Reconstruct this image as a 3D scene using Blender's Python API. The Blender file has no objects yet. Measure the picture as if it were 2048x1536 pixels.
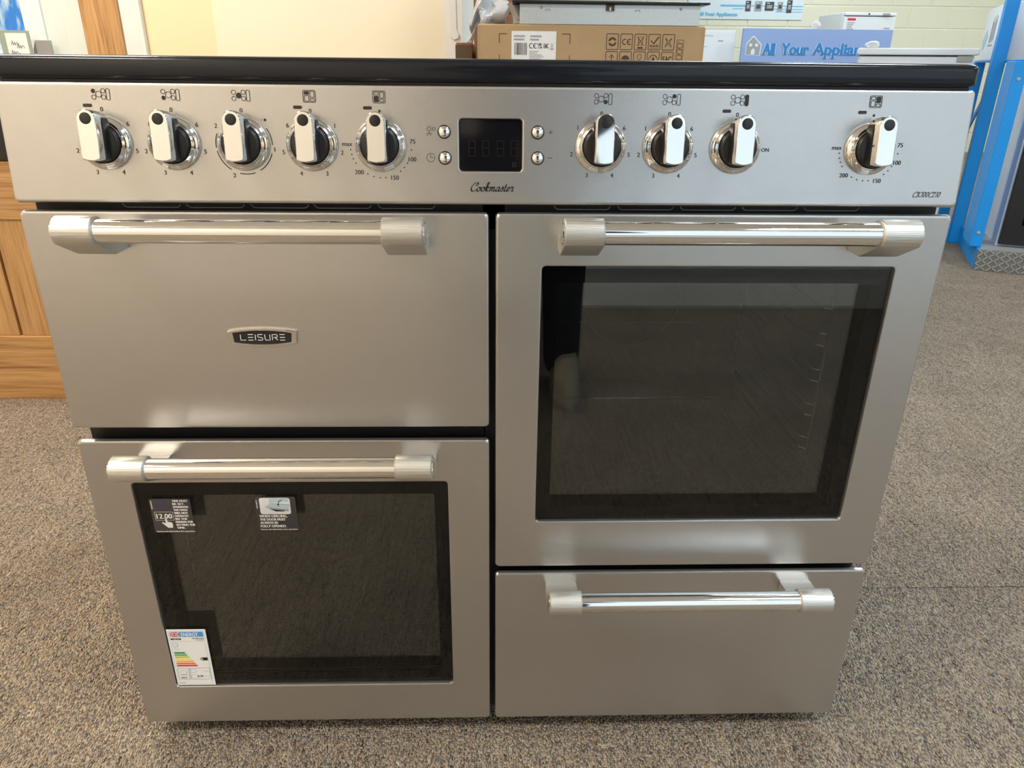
import bpy, bmesh, math, random
from mathutils import Vector, Matrix
random.seed(7)
sc = bpy.context.scene
C = sc.collection
PI = math.pi
def R(d): return math.radians(d)

# ------------------------------------------------------------------ camera
F_PX = 1480.0
pitch, yaw, roll = 0.40971, 0.03119, 0.01096
cam_d = bpy.data.cameras.new('camera'); cam = bpy.data.objects.new('camera', cam_d); C.objects.link(cam)
cam_d.sensor_fit = 'HORIZONTAL'; cam_d.sensor_width = 36.0; cam_d.lens = F_PX / 2048 * 36.0
cam_d.clip_start = 0.01; cam_d.clip_end = 100
fwd = Vector((math.sin(yaw)*math.cos(pitch), math.cos(yaw)*math.cos(pitch), -math.sin(pitch)))
rt0 = Vector((math.cos(yaw), -math.sin(yaw), 0)); up0 = rt0.cross(fwd)
rt = rt0*math.cos(roll) + up0*math.sin(roll); up = -rt0*math.sin(roll) + up0*math.cos(roll)
CAM = Vector((-0.00362, -0.79447, 0.90579))
cam.matrix_world = Matrix(((rt.x, up.x, -fwd.x, CAM.x), (rt.y, up.y, -fwd.y, CAM.y), (rt.z, up.z, -fwd.z, CAM.z), (0, 0, 0, 1)))
sc.camera = cam

# ------------------------------------------------------------------ world, exposure
w = bpy.data.worlds.new('sky'); sc.world = w; w.use_nodes = True
bg = w.node_tree.nodes['Background']
bg.inputs[0].default_value = (0.80, 0.90, 1.0, 1); bg.inputs[1].default_value = 1.25
vs = sc.view_settings
vs.view_transform = 'Standard'; vs.look = 'None'; vs.exposure = 0.1; vs.gamma = 1.0; vs.use_curve_mapping = False
WARM = (1.0, 0.89, 0.75); COOL = (0.86, 0.95, 1.0)
WARM_W, COOL_W = 52, 28      # one output for every warm panel, one for every daylight panel
LAMPS = [(-1.7, -1.15, WARM, WARM_W), (-1.5, 1.05, WARM, WARM_W)] + [(x, y, COOL, COOL_W) for x, y in
    ((1.3, -1.15), (1.3, 1.2), (3.6, -1.0), (3.6, 1.6), (1.3, 4.2), (3.6, 4.2), (3.0, 6.6), (5.0, 6.2))]

# ------------------------------------------------------------------ materials
MATS = {}
def mat(name, col=(.5, .5, .5), rough=.5, metal=0., var=0., vscale=20., bump=0., bscale=300., spec=.5, stretch=None, coat=0., emit=None, es=0., trans=0., bdist=.001):
    m = bpy.data.materials.new(name); m.use_nodes = True; nt = m.node_tree; p = nt.nodes['Principled BSDF']
    p.inputs['Base Color'].default_value = (*col, 1); p.inputs['Roughness'].default_value = rough; p.inputs['Metallic'].default_value = metal
    p.inputs['Specular IOR Level'].default_value = spec; p.inputs['Coat Weight'].default_value = coat
    if trans: p.inputs['Transmission Weight'].default_value = trans
    tc = nt.nodes.new('ShaderNodeTexCoord'); mp = nt.nodes.new('ShaderNodeMapping'); nt.links.new(tc.outputs['Object'], mp.inputs[0])
    if stretch: mp.inputs['Scale'].default_value = stretch
    if emit: p.inputs['Emission Color'].default_value = (*emit, 1); p.inputs['Emission Strength'].default_value = es
    n = nt.nodes.new('ShaderNodeTexNoise'); n.inputs['Scale'].default_value = vscale; n.inputs['Detail'].default_value = 4
    nt.links.new(mp.outputs[0], n.inputs['Vector'])
    mx = nt.nodes.new('ShaderNodeMix'); mx.data_type = 'RGBA'
    mx.inputs[6].default_value = (*[c*(1-var) for c in col], 1); mx.inputs[7].default_value = (*[min(1, c*(1+var)) for c in col], 1)
    nt.links.new(n.outputs[0], mx.inputs[0]); nt.links.new(mx.outputs[2], p.inputs['Base Color'])
    if bump:
        b = nt.nodes.new('ShaderNodeTexNoise'); b.inputs['Scale'].default_value = bscale; nt.links.new(mp.outputs[0], b.inputs['Vector'])
        bn = nt.nodes.new('ShaderNodeBump'); bn.inputs['Strength'].default_value = bump; bn.inputs['Distance'].default_value = bdist
        nt.links.new(b.outputs[0], bn.inputs['Height']); nt.links.new(bn.outputs[0], p.inputs['Normal'])
    MATS[name] = m
    return m

def glass_mat(name, tint, ior, rough=0.0):
    m = bpy.data.materials.new(name); m.use_nodes = True; nt = m.node_tree; nt.nodes.clear()
    o = nt.nodes.new('ShaderNodeOutputMaterial'); t = nt.nodes.new('ShaderNodeBsdfTransparent'); g = nt.nodes.new('ShaderNodeBsdfGlossy')
    t.inputs[0].default_value = (*tint, 1); g.inputs['Roughness'].default_value = rough; g.inputs['Color'].default_value = (1, 1, 1, 1)
    fr = nt.nodes.new('ShaderNodeFresnel'); ge = nt.nodes.new('ShaderNodeNewGeometry'); mr = nt.nodes.new('ShaderNodeMapRange')
    mr.inputs[3].default_value = ior; mr.inputs[4].default_value = 1/ior; nt.links.new(ge.outputs['Backfacing'], mr.inputs[0]); nt.links.new(mr.outputs[0], fr.inputs[0])
    mx = nt.nodes.new('ShaderNodeMixShader'); nt.links.new(fr.outputs[0], mx.inputs[0]); nt.links.new(t.outputs[0], mx.inputs[1]); nt.links.new(g.outputs[0], mx.inputs[2])
    nt.links.new(mx.outputs[0], o.inputs[0]); MATS[name] = m
    return m

def oak_mat(name, axis, c1=(.30, .145, .045), c2=(.62, .36, .15), sc_=1.0):
    m = bpy.data.materials.new(name); m.use_nodes = True; nt = m.node_tree; p = nt.nodes['Principled BSDF']; p.inputs['Roughness'].default_value = .45
    tc = nt.nodes.new('ShaderNodeTexCoord'); mp = nt.nodes.new('ShaderNodeMapping'); nt.links.new(tc.outputs['Object'], mp.inputs[0])
    s = [22*sc_]*3; s[axis] = 1.6*sc_; mp.inputs['Scale'].default_value = s
    n = nt.nodes.new('ShaderNodeTexNoise'); n.inputs['Scale'].default_value = 1.6; n.inputs['Detail'].default_value = 8; n.inputs['Distortion'].default_value = 1.2
    nt.links.new(mp.outputs[0], n.inputs['Vector'])
    mp2 = nt.nodes.new('ShaderNodeMapping'); nt.links.new(tc.outputs['Object'], mp2.inputs[0]); s2 = [260*sc_]*3; s2[axis] = 7*sc_; mp2.inputs['Scale'].default_value = s2
    n2 = nt.nodes.new('ShaderNodeTexNoise'); n2.inputs['Scale'].default_value = 1; n2.inputs['Detail'].default_value = 3; nt.links.new(mp2.outputs[0], n2.inputs['Vector'])
    ad = nt.nodes.new('ShaderNodeMath'); ad.operation = 'MULTIPLY_ADD'; ad.inputs[1].default_value = .45; nt.links.new(n2.outputs[0], ad.inputs[0])
    mu = nt.nodes.new('ShaderNodeMath'); mu.operation = 'MULTIPLY'; mu.inputs[1].default_value = .62; nt.links.new(n.outputs[0], mu.inputs[0]); nt.links.new(mu.outputs[0], ad.inputs[2])
    cr = nt.nodes.new('ShaderNodeValToRGB'); cr.color_ramp.elements[0].position = .36; cr.color_ramp.elements[0].color = (*c1, 1)
    cr.color_ramp.elements[1].position = .66; cr.color_ramp.elements[1].color = (*c2, 1)
    e = cr.color_ramp.elements.new(.5); e.color = (*[(a*.4+b*.6) for a, b in zip(c1, c2)], 1)
    nt.links.new(ad.outputs[0], cr.inputs[0]); nt.links.new(cr.outputs[0], p.inputs['Base Color'])
    bn = nt.nodes.new('ShaderNodeBump'); bn.inputs['Strength'].default_value = .15; bn.inputs['Distance'].default_value = .001
    nt.links.new(n2.outputs[0], bn.inputs['Height']); nt.links.new(bn.outputs[0], p.inputs['Normal'])
    MATS[name] = m
    return m

def carpet_mat():
    m = bpy.data.materials.new('carpet'); m.use_nodes = True; nt = m.node_tree; p = nt.nodes['Principled BSDF']; p.inputs['Roughness'].default_value = .95
    p.inputs['Specular IOR Level'].default_value = .1
    N = nt.nodes.new; L = nt.links.new
    tc = N('ShaderNodeTexCoord')
    mp = N('ShaderNodeMapping'); mp.inputs['Scale'].default_value = (420, 250, 1); L(tc.outputs['Object'], mp.inputs[0])
    vo = N('ShaderNodeTexVoronoi'); vo.inputs['Scale'].default_value = 1.0; vo.inputs['Randomness'].default_value = .8; L(mp.outputs[0], vo.inputs['Vector'])
    cr = N('ShaderNodeValToRGB'); cr.color_ramp.interpolation = 'CONSTANT'
    cols = [(0, (.10, .085, .075)), (.16, (.46, .375, .30)), (.36, (.24, .185, .14)), (.50, (.56, .44, .28)), (.58, (.17, .165, .16)), (.72, (.50, .43, .355)), (.86, (.52, .35, .19)), (.92, (.68, .62, .52))]
    e0 = cr.color_ramp.elements
    e0[0].position = 0; e0[0].color = (*cols[0][1], 1); e0[1].position = cols[1][0]; e0[1].color = (*cols[1][1], 1)
    for q, c in cols[2:]:
        e = e0.new(q); e.color = (*c, 1)
    sp = N('ShaderNodeSeparateColor'); L(vo.outputs['Color'], sp.inputs[0])
    # yarn runs: streaks along y shift which yarn colour shows
    mp2 = N('ShaderNodeMapping'); mp2.inputs['Scale'].default_value = (130, 12, 1); L(tc.outputs['Object'], mp2.inputs[0])
    n2 = N('ShaderNodeTexNoise'); n2.inputs['Scale'].default_value = 1; n2.inputs['Detail'].default_value = 3; L(mp2.outputs[0], n2.inputs['Vector'])
    ma = N('ShaderNodeMath'); ma.operation = 'MULTIPLY_ADD'; ma.inputs[1].default_value = .62; L(sp.outputs[0], ma.inputs[0])
    mb = N('ShaderNodeMath'); mb.operation = 'MULTIPLY_ADD'; mb.inputs[1].default_value = 1.15; mb.inputs[2].default_value = -.385; L(n2.outputs[0], mb.inputs[0]); L(mb.outputs[0], ma.inputs[2])
    L(ma.outputs[0], cr.inputs[0])
    n3 = N('ShaderNodeTexNoise'); n3.inputs['Scale'].default_value = 4.5; n3.inputs['Detail'].default_value = 4; L(tc.outputs['Object'], n3.inputs['Vector'])
    rp = N('ShaderNodeMapRange'); rp.inputs[3].default_value = .74; rp.inputs[4].default_value = 1.22; L(n3.outputs[0], rp.inputs[0])
    mx = N('ShaderNodeMix'); mx.data_type = 'RGBA'; mx.blend_type = 'MULTIPLY'; mx.inputs[0].default_value = 1; L(cr.outputs[0], mx.inputs[6]); L(rp.outputs[0], mx.inputs[7])
    L(mx.outputs[2], p.inputs['Base Color'])
    bn = N('ShaderNodeBump'); bn.inputs['Strength'].default_value = 1.0; bn.inputs['Distance'].default_value = .006; bn.invert = True
    L(vo.outputs['Distance'], bn.inputs['Height']); L(bn.outputs[0], p.inputs['Normal'])
    MATS['carpet'] = m

def diamond_mat():
    m = mat('diamond_plate', (.26, .26, .245), .5, .8, .1, 30); mat('tread_bar', (.62, .62, .59), .3, .9)
    return m

mat('silver_paint', (.56, .555, .545), .31, .94, .03, 60, .10, 900, bdist=.0006)
mat('chrome', (.88, .88, .87), .045, 1.0)
mat('brushed', (.66, .65, .61), .44, .9, .16, 1.0, .35, 1.0, stretch=(25, 900, 900))
mat('black_enamel', (.009, .011, .016), .15, 0, 0, 5, .10, 120, spec=.35)
mat('black_body', (.008, .008, .009), .5)
mat('black_plastic', (.012, .012, .013), .33)
mat('frit', (.003, .0032, .0035), .5, spec=0.)
mat('ink', (.018, .017, .016), .55)
mat('led', (.03, .014, .012), .25)
mat('screen', (.006, .006, .008), .08)
mat('segment', (.008, .0075, .0075), .25)
mat('cavity', (.045, .045, .045), .32, 0, .35, 240, .15, 400)
mat('white_print', (.85, .85, .84), .5)
mat('sticker_grey', (.055, .05, .052), .45)
mat('navy', (.05, .055, .22), .5)
mat('label_white', (.83, .85, .86), .45)
mat('e_blue', (.06, .33, .75), .45); mat('e_black', (.01, .01, .01), .5); mat('e_red', (.7, .03, .06), .45); mat('e_navy', (.02, .03, .25), .45)
mat('g1', (.03, .25, .08), .5); mat('g2', (.05, .42, .09), .5); mat('g3', (.55, .62, .03), .5); mat('g4', (.95, .85, .02), .5); mat('g5', (.9, .48, .05), .5); mat('g6', (.8, .18, .05), .5); mat('g7', (.68, .03, .04), .5)
mat('pale_blue', (.52, .66, .74), .5); mat('grey_line', (.33, .37, .42), .5)
oak_mat('oak_v', 2); oak_mat('oak_h', 0); oak_mat('brown_board', 2, (.12, .045, .02), (.25, .11, .06))
mat('cream_wall', (.88, .73, .46), .8, 0, .03, 3, .1, 200)
mat('pale_wall', (.86, .79, .61), .8, 0, .03, 3, .1, 200)
mat('shop_wall', (.82, .76, .67), .8, 0, .03, 3, .1, 200)
mat('far_wall', (.80, .78, .62), .7, 0, .03, 3, .2, 90)
mat('mortar', (.79, .77, .62), .9)
mat('white_paint', (.80, .80, .77), .45, 0, .02, 5)
mat('upvc', (.82, .84, .84), .3)
mat('plaster_green', (.70, .76, .72), .7, 0, .03, 4)
mat('ceiling_paint', (.82, .81, .78), .9)
mat('appliance_white', (.80, .83, .86), .3)
mat('appliance_grey', (.38, .38, .37), .4)
mat('galvanised', (.62, .66, .66), .38, .6, .12, 260)
mat('kraft', (.45, .31, .17), .8, 0, .07, 25, .12, 160)
mat('kraft_dark', (.10, .06, .035), .8)
mat('print_brown', (.07, .045, .03), .7)
mat('rack_blue', (.004, .29, .80), .4, 0, .05, 8)
mat('worktop_black', (.012, .012, .013), .3)
mat('groove', (.10, .045, .015), .7)
diamond_mat()
mat('sign_lilac', (.30, .42, .72), .45)
mat('sign_text', (.03, .24, .62), .4); mat('sign_house', (.36, .38, .38), .5); mat('sign_white', (.78, .83, .88), .5)
mat('poster_white', (.74, .84, .90), .45); mat('poster_blue', (.16, .52, .78), .45); mat('poster_dark', (.07, .06, .06), .5)
mat('bag_plastic', (.62, .65, .70), .22, 0, .25, 14, .5, 30, trans=.35, bdist=.01)
mat('paper', (.78, .79, .78), .7); mat('card_green', (.30, .36, .28), .7); mat('card_grey', (.30, .30, .29), .7)
mat('pavement', (.40, .39, .37), .9, 0, .15, 6)
mat('film_blue', (.05, .42, .80), .5)
mat('lamp_frame', (.8, .8, .8), .5)
mat('jacket', (.018, .02, .026), .8, 0, .3, 20, .3, 60); mat('skin', (.55, .33, .24), .55); mat('hair', (.03, .02, .015), .6); mat('neon', (.30, .75, .03), .6)
mat('shoe', (.26, .23, .16), .7); mat('sole', (.34, .33, .30), .7); mat('phone', (.01, .01, .012), .2); mat('white_eye', (.8, .8, .8), .3); mat('lip', (.42, .17, .14), .5)
glass_mat('oven_glass', (.93, .94, .94), 1.34); glass_mat('inner_glass', (.52, .56, .58), 1.85); glass_mat('window_glass', (.95, .97, .97), 1.45)
carpet_mat()
# printed window film: translucent blue and white
def film():
    m = MATS['film_blue']; nt = m.node_tree; nt.nodes.clear()
    o = nt.nodes.new('ShaderNodeOutputMaterial'); tr = nt.nodes.new('ShaderNodeBsdfTranslucent'); df = nt.nodes.new('ShaderNodeBsdfDiffuse'); mx = nt.nodes.new('ShaderNodeMixShader')
    mx.inputs[0].default_value = .25
    tc = nt.nodes.new('ShaderNodeTexCoord'); mp = nt.nodes.new('ShaderNodeMapping'); mp.inputs['Scale'].default_value = (30, 1, 9); nt.links.new(tc.outputs['Object'], mp.inputs[0])
    n = nt.nodes.new('ShaderNodeTexNoise'); n.inputs['Scale'].default_value = 1.2; n.inputs['Detail'].default_value = 5; nt.links.new(mp.outputs[0], n.inputs['Vector'])
    cr = nt.nodes.new('ShaderNodeValToRGB'); cr.color_ramp.elements[0].position = .42; cr.color_ramp.elements[0].color = (.04, .48, .92, 1)
    cr.color_ramp.elements[1].position = .56; cr.color_ramp.elements[1].color = (.92, .96, .97, 1)
    nt.links.new(n.outputs[0], cr.inputs[0]); nt.links.new(cr.outputs[0], tr.inputs[0]); nt.links.new(cr.outputs[0], df.inputs[0])
    nt.links.new(tr.outputs[0], mx.inputs[1]); nt.links.new(df.outputs[0], mx.inputs[2]); nt.links.new(mx.outputs[0], o.inputs[0])
film()

# ------------------------------------------------------------------ mesh helpers
PM = {}
class MB:
    def __init__(s): s.v = []; s.f = []; s.m = []; s.mats = []; s.wn = False
    def mi(s, name):
        if name not in s.mats: s.mats.append(name)
        return s.mats.index(name)
    def poly(s, pts, m):
        b = len(s.v); s.v += [tuple(p) for p in pts]; s.f.append(tuple(range(b, b+len(pts)))); s.m.append(s.mi(m)); return s
    def bm(s, bm_, m, mx=None):
        b = len(s.v); bm_.verts.index_update(); k = s.mi(m)
        s.v += [tuple((mx @ v.co) if mx else v.co) for v in bm_.verts]
        for f in bm_.faces: s.f.append(tuple(b+v.index for v in f.verts)); s.m.append(k)
        bm_.free(); return s
    def box(s, x0, x1, y0, y1, z0, z1, m, bev=0., seg=2):
        q = bmesh.new(); bmesh.ops.create_cube(q, size=1)
        for v in q.verts: v.co = Vector(((x0+x1)/2+v.co.x*(x1-x0), (y0+y1)/2+v.co.y*(y1-y0), (z0+z1)/2+v.co.z*(z1-z0)))
        if bev: s.wn = True
        if bev: bmesh.ops.bevel(q, geom=q.edges[:], offset=bev, segments=seg, affect='EDGES', profile=.5)
        return s.bm(q, m)
    def loft(s, loops, m, cap0=False, cap1=False, closed=True):
        k = s.mi(m); b = len(s.v); n = len(loops[0])
        for l in loops: s.v += [tuple(p) for p in l]
        for i in range(len(loops)-1):
            for j in range(n if closed else n-1):
                a, c = b+i*n+j, b+i*n+(j+1) % n
                s.f.append((a, c, c+n, a+n)); s.m.append(k)
        if cap0: s.f.append(tuple(b+j for j in reversed(range(n)))); s.m.append(k)
        if cap1: s.f.append(tuple(b+(len(loops)-1)*n+j for j in range(n))); s.m.append(k)
        return s
    def tube(s, path, r, m, n=12, caps=True):
        loops = []; P = [Vector(p) for p in path]; ref = None
        for i, p in enumerate(P):
            t = (P[min(i+1, len(P)-1)]-P[max(i-1, 0)]).normalized()
            if ref is None or abs(ref.dot(t)) > .95: ref = Vector((0, 0, 1)) if abs(t.z) < .9 else Vector((1, 0, 0))
            a = t.cross(ref).normalized(); bb = a.cross(t).normalized()
            rr = r[i] if isinstance(r, (list, tuple)) else r
            loops.append([p+a*math.cos(2*PI*j/n)*rr+bb*math.sin(2*PI*j/n)*rr for j in range(n)])
        return s.loft(loops, m, caps, caps)
    def lathe(s, prof, m, n=40, mx=None, cap0=True, cap1=True):
        # prof: (radius, height) along local +w; axis = local -y (towards viewer)
        loops = []
        for r_, h in prof:
            l = [Vector((r_*math.cos(2*PI*j/n), -h, r_*math.sin(2*PI*j/n))) for j in range(n)]
            loops.append([mx @ p for p in l] if mx else l)
        return s.loft(loops, m, cap0, cap1)
    def build(s, name, parent=None, smooth=35, label=None, cat=None, group=None, kind=None, link=True):
        me = bpy.data.meshes.new(name); me.from_pydata(s.v, [], s.f)
        for q in s.mats: me.materials.append(MATS[q])
        me.polygons.foreach_set('material_index', s.m)
        bm_ = bmesh.new(); bm_.from_mesh(me); bmesh.ops.recalc_face_normals(bm_, faces=bm_.faces) if smooth is not None else None
        bm_.to_mesh(me); bm_.free()
        if smooth:
            me.shade_smooth(); me.set_sharp_from_angle(angle=R(smooth))
        me.update()
        o = bpy.data.objects.new(name, me); C.objects.link(o)
        if s.wn and smooth: wn = o.modifiers.new('normals', 'WEIGHTED_NORMAL'); wn.weight = 100; wn.keep_sharp = True
        par(o, parent); tag(o, label, cat, group, kind)
        return o
def par(o, parent):
    if parent is not None:
        o.parent = parent
        if parent.name in PM: o.matrix_parent_inverse = PM[parent.name].inverted()
def tag(o, label=None, cat=None, group=None, kind=None):
    if label: o['label'] = label
    if cat: o['category'] = cat
    if group: o['group'] = group
    if kind: o['kind'] = kind
    return o
def thing(name, loc, label, cat, group=None, world=True):
    o = bpy.data.objects.new(name, None); C.objects.link(o); o.location = loc; o.empty_display_size = .1
    if world: PM[o.name] = Matrix.Translation(Vector(loc))
    return tag(o, label, cat, group)

def rrect(x0, x1, z0, z1, r, n=5):
    out = []
    for cx, cz, a0 in ((x1-r, z1-r, 0), (x0+r, z1-r, 90), (x0+r, z0+r, 180), (x1-r, z0+r, 270)):
        for i in range(n+1):
            a = R(a0+90*i/n); out.append((cx+r*math.cos(a), cz+r*math.sin(a)))
    return out
def plate(mb, rect, y0, y1, m, r=.004, b=.003, hole=None, hr=.005, hb=.002, f=None):
    """slab with rounded corners and soft front edges, front at y0, back at y1; optional rounded hole"""
    f = f or (lambda x, y, z: (x, y, z))
    x0, x1, z0, z1 = rect; mb.wn = True
    def L(d, y, rr): return [f(px, y, pz) for px, pz in rrect(x0+d, x1-d, z0+d, z1-d, max(rr, .0005))]
    loops = [L(0, y1, r), L(0, y0+b, r), L(b*.3, y0+b*.3, r), L(b, y0, r*.8)]
    if hole:
        a0, a1, c0, c1 = hole
        def H(d, y): return [f(px, y, pz) for px, pz in rrect(a0-d, a1+d, c0-d, c1+d, hr)]
        loops += [H(hb, y0), H(hb*.3, y0+hb*.3), H(0, y0+hb), H(0, y1), L(0, y1, r)]
        mb.loft(loops, m)
    else:
        mb.loft(loops, m, True, True)
    return mb

# text meshes from the built-in font, cached
TX = {}
def text_geo(s):
    if s in TX: return TX[s]
    cu = bpy.data.curves.new('t', 'FONT'); cu.body = s; cu.size = 1; cu.resolution_u = 3; cu.fill_mode = 'FRONT'
    o = bpy.data.objects.new('t', cu); C.objects.link(o)
    dg = bpy.context.evaluated_depsgraph_get(); me = bpy.data.meshes.new_from_object(o.evaluated_get(dg))
    v = [(p.co.x, p.co.y) for p in me.vertices]; f = [tuple(q.vertices) for q in me.polygons]
    bpy.data.objects.remove(o); bpy.data.curves.remove(cu); bpy.data.meshes.remove(me)
    xs = [p[0] for p in v] or [0]; x0, x1 = min(xs), max(xs)
    TX[s] = (v, f, x0, x1); return TX[s]
def smoothpath(pts, n=4):
    if len(pts) < 3: return pts
    P = [pts[0]]+list(pts)+[pts[-1]]; out = []
    for i in range(1, len(P)-2):
        p0, p1, p2, p3 = P[i-1:i+3]
        for k in range(n):
            t = k/n
            out.append(tuple(.5*((2*p1[j])+(-p0[j]+p2[j])*t+(2*p0[j]-5*p1[j]+4*p2[j]-p3[j])*t*t+(-p0[j]+3*p1[j]-3*p2[j]+p3[j])*t**3) for j in (0, 1)))
    return out+[pts[-1]]
class Ink:
    """flat print laid on a surface; mp(u, v, lift) gives the 3D point"""
    def __init__(s, mp, mb=None, lift=.0003): s.mp = mp; s.mb = mb or MB(); s.lift = lift
    def poly(s, pts, m, k=1): s.mb.poly([s.mp(a, b, s.lift*k) for a, b in pts], m)
    def rect(s, u0, u1, v0, v1, m, k=1): s.poly([(u0, v0), (u1, v0), (u1, v1), (u0, v1)], m, k)
    def disc(s, u, v, r, m, k=1, n=20): s.poly([(u+r*math.cos(2*PI*i/n), v+r*math.sin(2*PI*i/n)) for i in range(n)], m, k)
    def stroke(s, pts, wd, m, closed=False, k=1):
        P = list(pts); n = len(P)
        L = []
        for i in range(n):
            a = P[(i-1) % n] if (closed or i) else P[0]; b = P[(i+1) % n] if (closed or i < n-1) else P[-1]
            dx, dy = b[0]-a[0], b[1]-a[1]; q = math.hypot(dx, dy) or 1
            L.append((-dy/q*wd/2, dx/q*wd/2))
        for i in range(n if closed else n-1):
            j = (i+1) % n
            s.poly([(P[i][0]+L[i][0], P[i][1]+L[i][1]), (P[j][0]+L[j][0], P[j][1]+L[j][1]), (P[j][0]-L[j][0], P[j][1]-L[j][1]), (P[i][0]-L[i][0], P[i][1]-L[i][1])], m, k)
    def ring(s, u, v, r, wd, m, k=1, n=20, a0=0, a1=360):
        full = abs(a1-a0) >= 360
        pts = [(u+r*math.cos(R(a0+(a1-a0)*i/n)), v+r*math.sin(R(a0+(a1-a0)*i/n))) for i in range(n if full else n+1)]
        s.stroke(pts, wd, m, full, k)
    def rr(s, u0, u1, v0, v1, r, wd, m, fill=None, k=1):
        p = rrect(u0, u1, v0, v1, r, 3)
        if fill: s.poly(p, fill, k)
        if wd: s.stroke(p, wd, m, True, k+.3)
    def text(s, t, u, v, h, m, anchor='c', k=1, width=None, shear=0, bold=0, rot=0):
        g, f, x0, x1 = text_geo(t); sc_ = h/.69; wd = (x1-x0)*sc_; sx = sc_*(width/wd if width and wd else 1); wd = width or wd
        off = {'c': -wd/2, 'l': 0, 'r': -wd}[anchor]; ca, sa = math.cos(R(rot)), math.sin(R(rot))
        for dx in ([bold*(q/4-.5) for q in range(5)] if bold else [0]):
            b = len(s.mb.v); kk = s.mb.mi(m)
            for a, c in g:
                lu = (a-x0)*sx+off+dx+c*sc_*shear; lv = c*sc_-h/2
                s.mb.v.append(tuple(s.mp(u+lu*ca-lv*sa, v+lu*sa+lv*ca, s.lift*(k+(.05*(dx/bold+.5) if bold else 0)))))
            for q in f: s.mb.f.append(tuple(b+i for i in q)); s.mb.m.append(kk)
    def script(s, t, u, v, xh, m, shear=.35, nib=.16, k=1, sq=1.0):
        x = 0
        for ch in t:
            adv, strokes = SCRIPT[ch]
            for st in strokes:
                p = [(u+(x+a*sq+b*shear)*xh, v+b*xh) for a, b in smoothpath(st, 4)]
                nx, ny = nib*xh*.5, nib*xh*.28
                for i in range(len(p)-1):
                    (a, b), (c, d) = p[i], p[i+1]
                    s.poly([(a-nx, b-ny), (a+nx, b+ny), (c+nx, d+ny), (c-nx, d-ny)], m, k)
                s.stroke(p, xh*.17, m, False, k)
            x += adv*sq
        return x*xh
SCRIPT = {
 'C': (1.25, [[(1.35, 1.6), (1.15, 2.0), (.65, 1.9), (.25, 1.3), (.15, .6), (.4, .05), (.8, 0), (1.2, .35)], [(.9, 1.5), (1.1, 1.35), (1.35, 1.6)]]),
 'o': (.85, [[(.5, 1), (.2, .8), (.1, .4), (.3, .02), (.6, .12), (.72, .5), (.62, .9), (.45, 1), (.7, .8), (.95, .9)]]),
 'k': (.9, [[(.05, .3), (.45, 1.5), (.42, 2.05), (.22, 1.9), (.15, 0)], [(.15, .55), (.5, 1.05), (.68, .85), (.25, .55), (.55, .05), (.9, .25)]]),
 'm': (1.2, [[(0, .7), (.15, 1), (.15, 0)], [(.15, .6), (.4, 1.02), (.5, .9), (.48, 0)], [(.5, .6), (.75, 1.02), (.88, .9), (.85, .15), (.95, 0), (1.2, .25)]]),
 'a': (.95, [[(.72, .9), (.4, 1.02), (.12, .6), (.12, .15), (.35, .0), (.62, .4), (.72, .95), (.68, .15), (.78, 0), (1, .25)]]),
 's': (.65, [[(0, .2), (.42, 1.15), (.45, .8), (.58, .4), (.42, .02), (.12, .08)]]),
 't': (.6, [[(.32, 1.75), (.22, .25), (.35, 0), (.62, .25)], [(.05, 1.1), (.58, 1.15)]]),
 'e': (.7, [[(.1, .4), (.5, .62), (.48, .98), (.25, .92), (.08, .42), (.25, .02), (.68, .3)]]),
 'r': (.75, [[(.05, .6), (.22, 1.15), (.28, .92), (.55, .95), (.45, .3), (.55, .02), (.8, .25)]]),
 'K': (1.35, [[(.05, 1.55), (.2, 1.9), (.6, 1.95)], [(.55, 2), (.35, 0), (.1, .1)], [(1.2, 2), (.95, 1.6), (.45, 1.0), (.8, .6), (1.0, .05), (1.3, .2)]]),
 '1': (.65, [[(.15, 1.6), (.42, 2.0), (.3, 0)]]),
 '0': (.95, [[(.5, 2), (.2, 1.6), (.12, .8), (.3, .05), (.55, .2), (.75, 1.1), (.65, 1.85), (.5, 2)]]),
 '2': (.95, [[(.15, 1.5), (.35, 2.0), (.7, 1.8), (.6, 1.1), (.1, .1), (.45, .15), (.85, .1)]]),
}

# ================================================================== SETTING
X0, X1, YF, YB, YFAR, HC = -3.0, 6.0, -2.05, 2.2, 8.0, 2.6
fl = MB().box(X0-.2, X1+.2, YF-.2, YB+.14, -.12, -.012, 'pavement').box(-.3, X1+.2, YB+.14, YFAR+.2, -.12, -.012, 'pavement').build('floor', kind='structure')
SEAM = .318
def strip(pts):
    return MB().loft([[(x, y, -.012) for x, y in pts], [(x, y, 0) for x, y in pts]], 'carpet', True, True).build('carpet_strip', fl, smooth=None)
strip([(X0, YF), (X1, YF), (X1, SEAM-.0012), (.5, SEAM-.0012), (0, SEAM), (X0, SEAM)])      # butted tight on one side, an open joint on the other
strip([(X0, SEAM), (0, SEAM), (.5, SEAM+.0012), (X1, SEAM+.0012), (X1, YFAR), (-.3, YFAR), (-.3, YB+.07), (X0, YB+.07)])
MB().box(X0-.2, X1+.2, YF-.2, YB+.14, HC, HC+.1, 'ceiling_paint').box(-.3, X1+.2, YB+.14, YFAR+.2, HC, HC+.1, 'ceiling_paint').build('ceiling', kind='structure')
MB().box(X0-.15, X0, YF-.15, YB+.14, 0, HC, 'shop_wall').build('wall_left', kind='structure')
MB().box(X1, X1+.15, YF-.15, YFAR, 0, HC, 'far_wall').build('wall_right', kind='structure')
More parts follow.
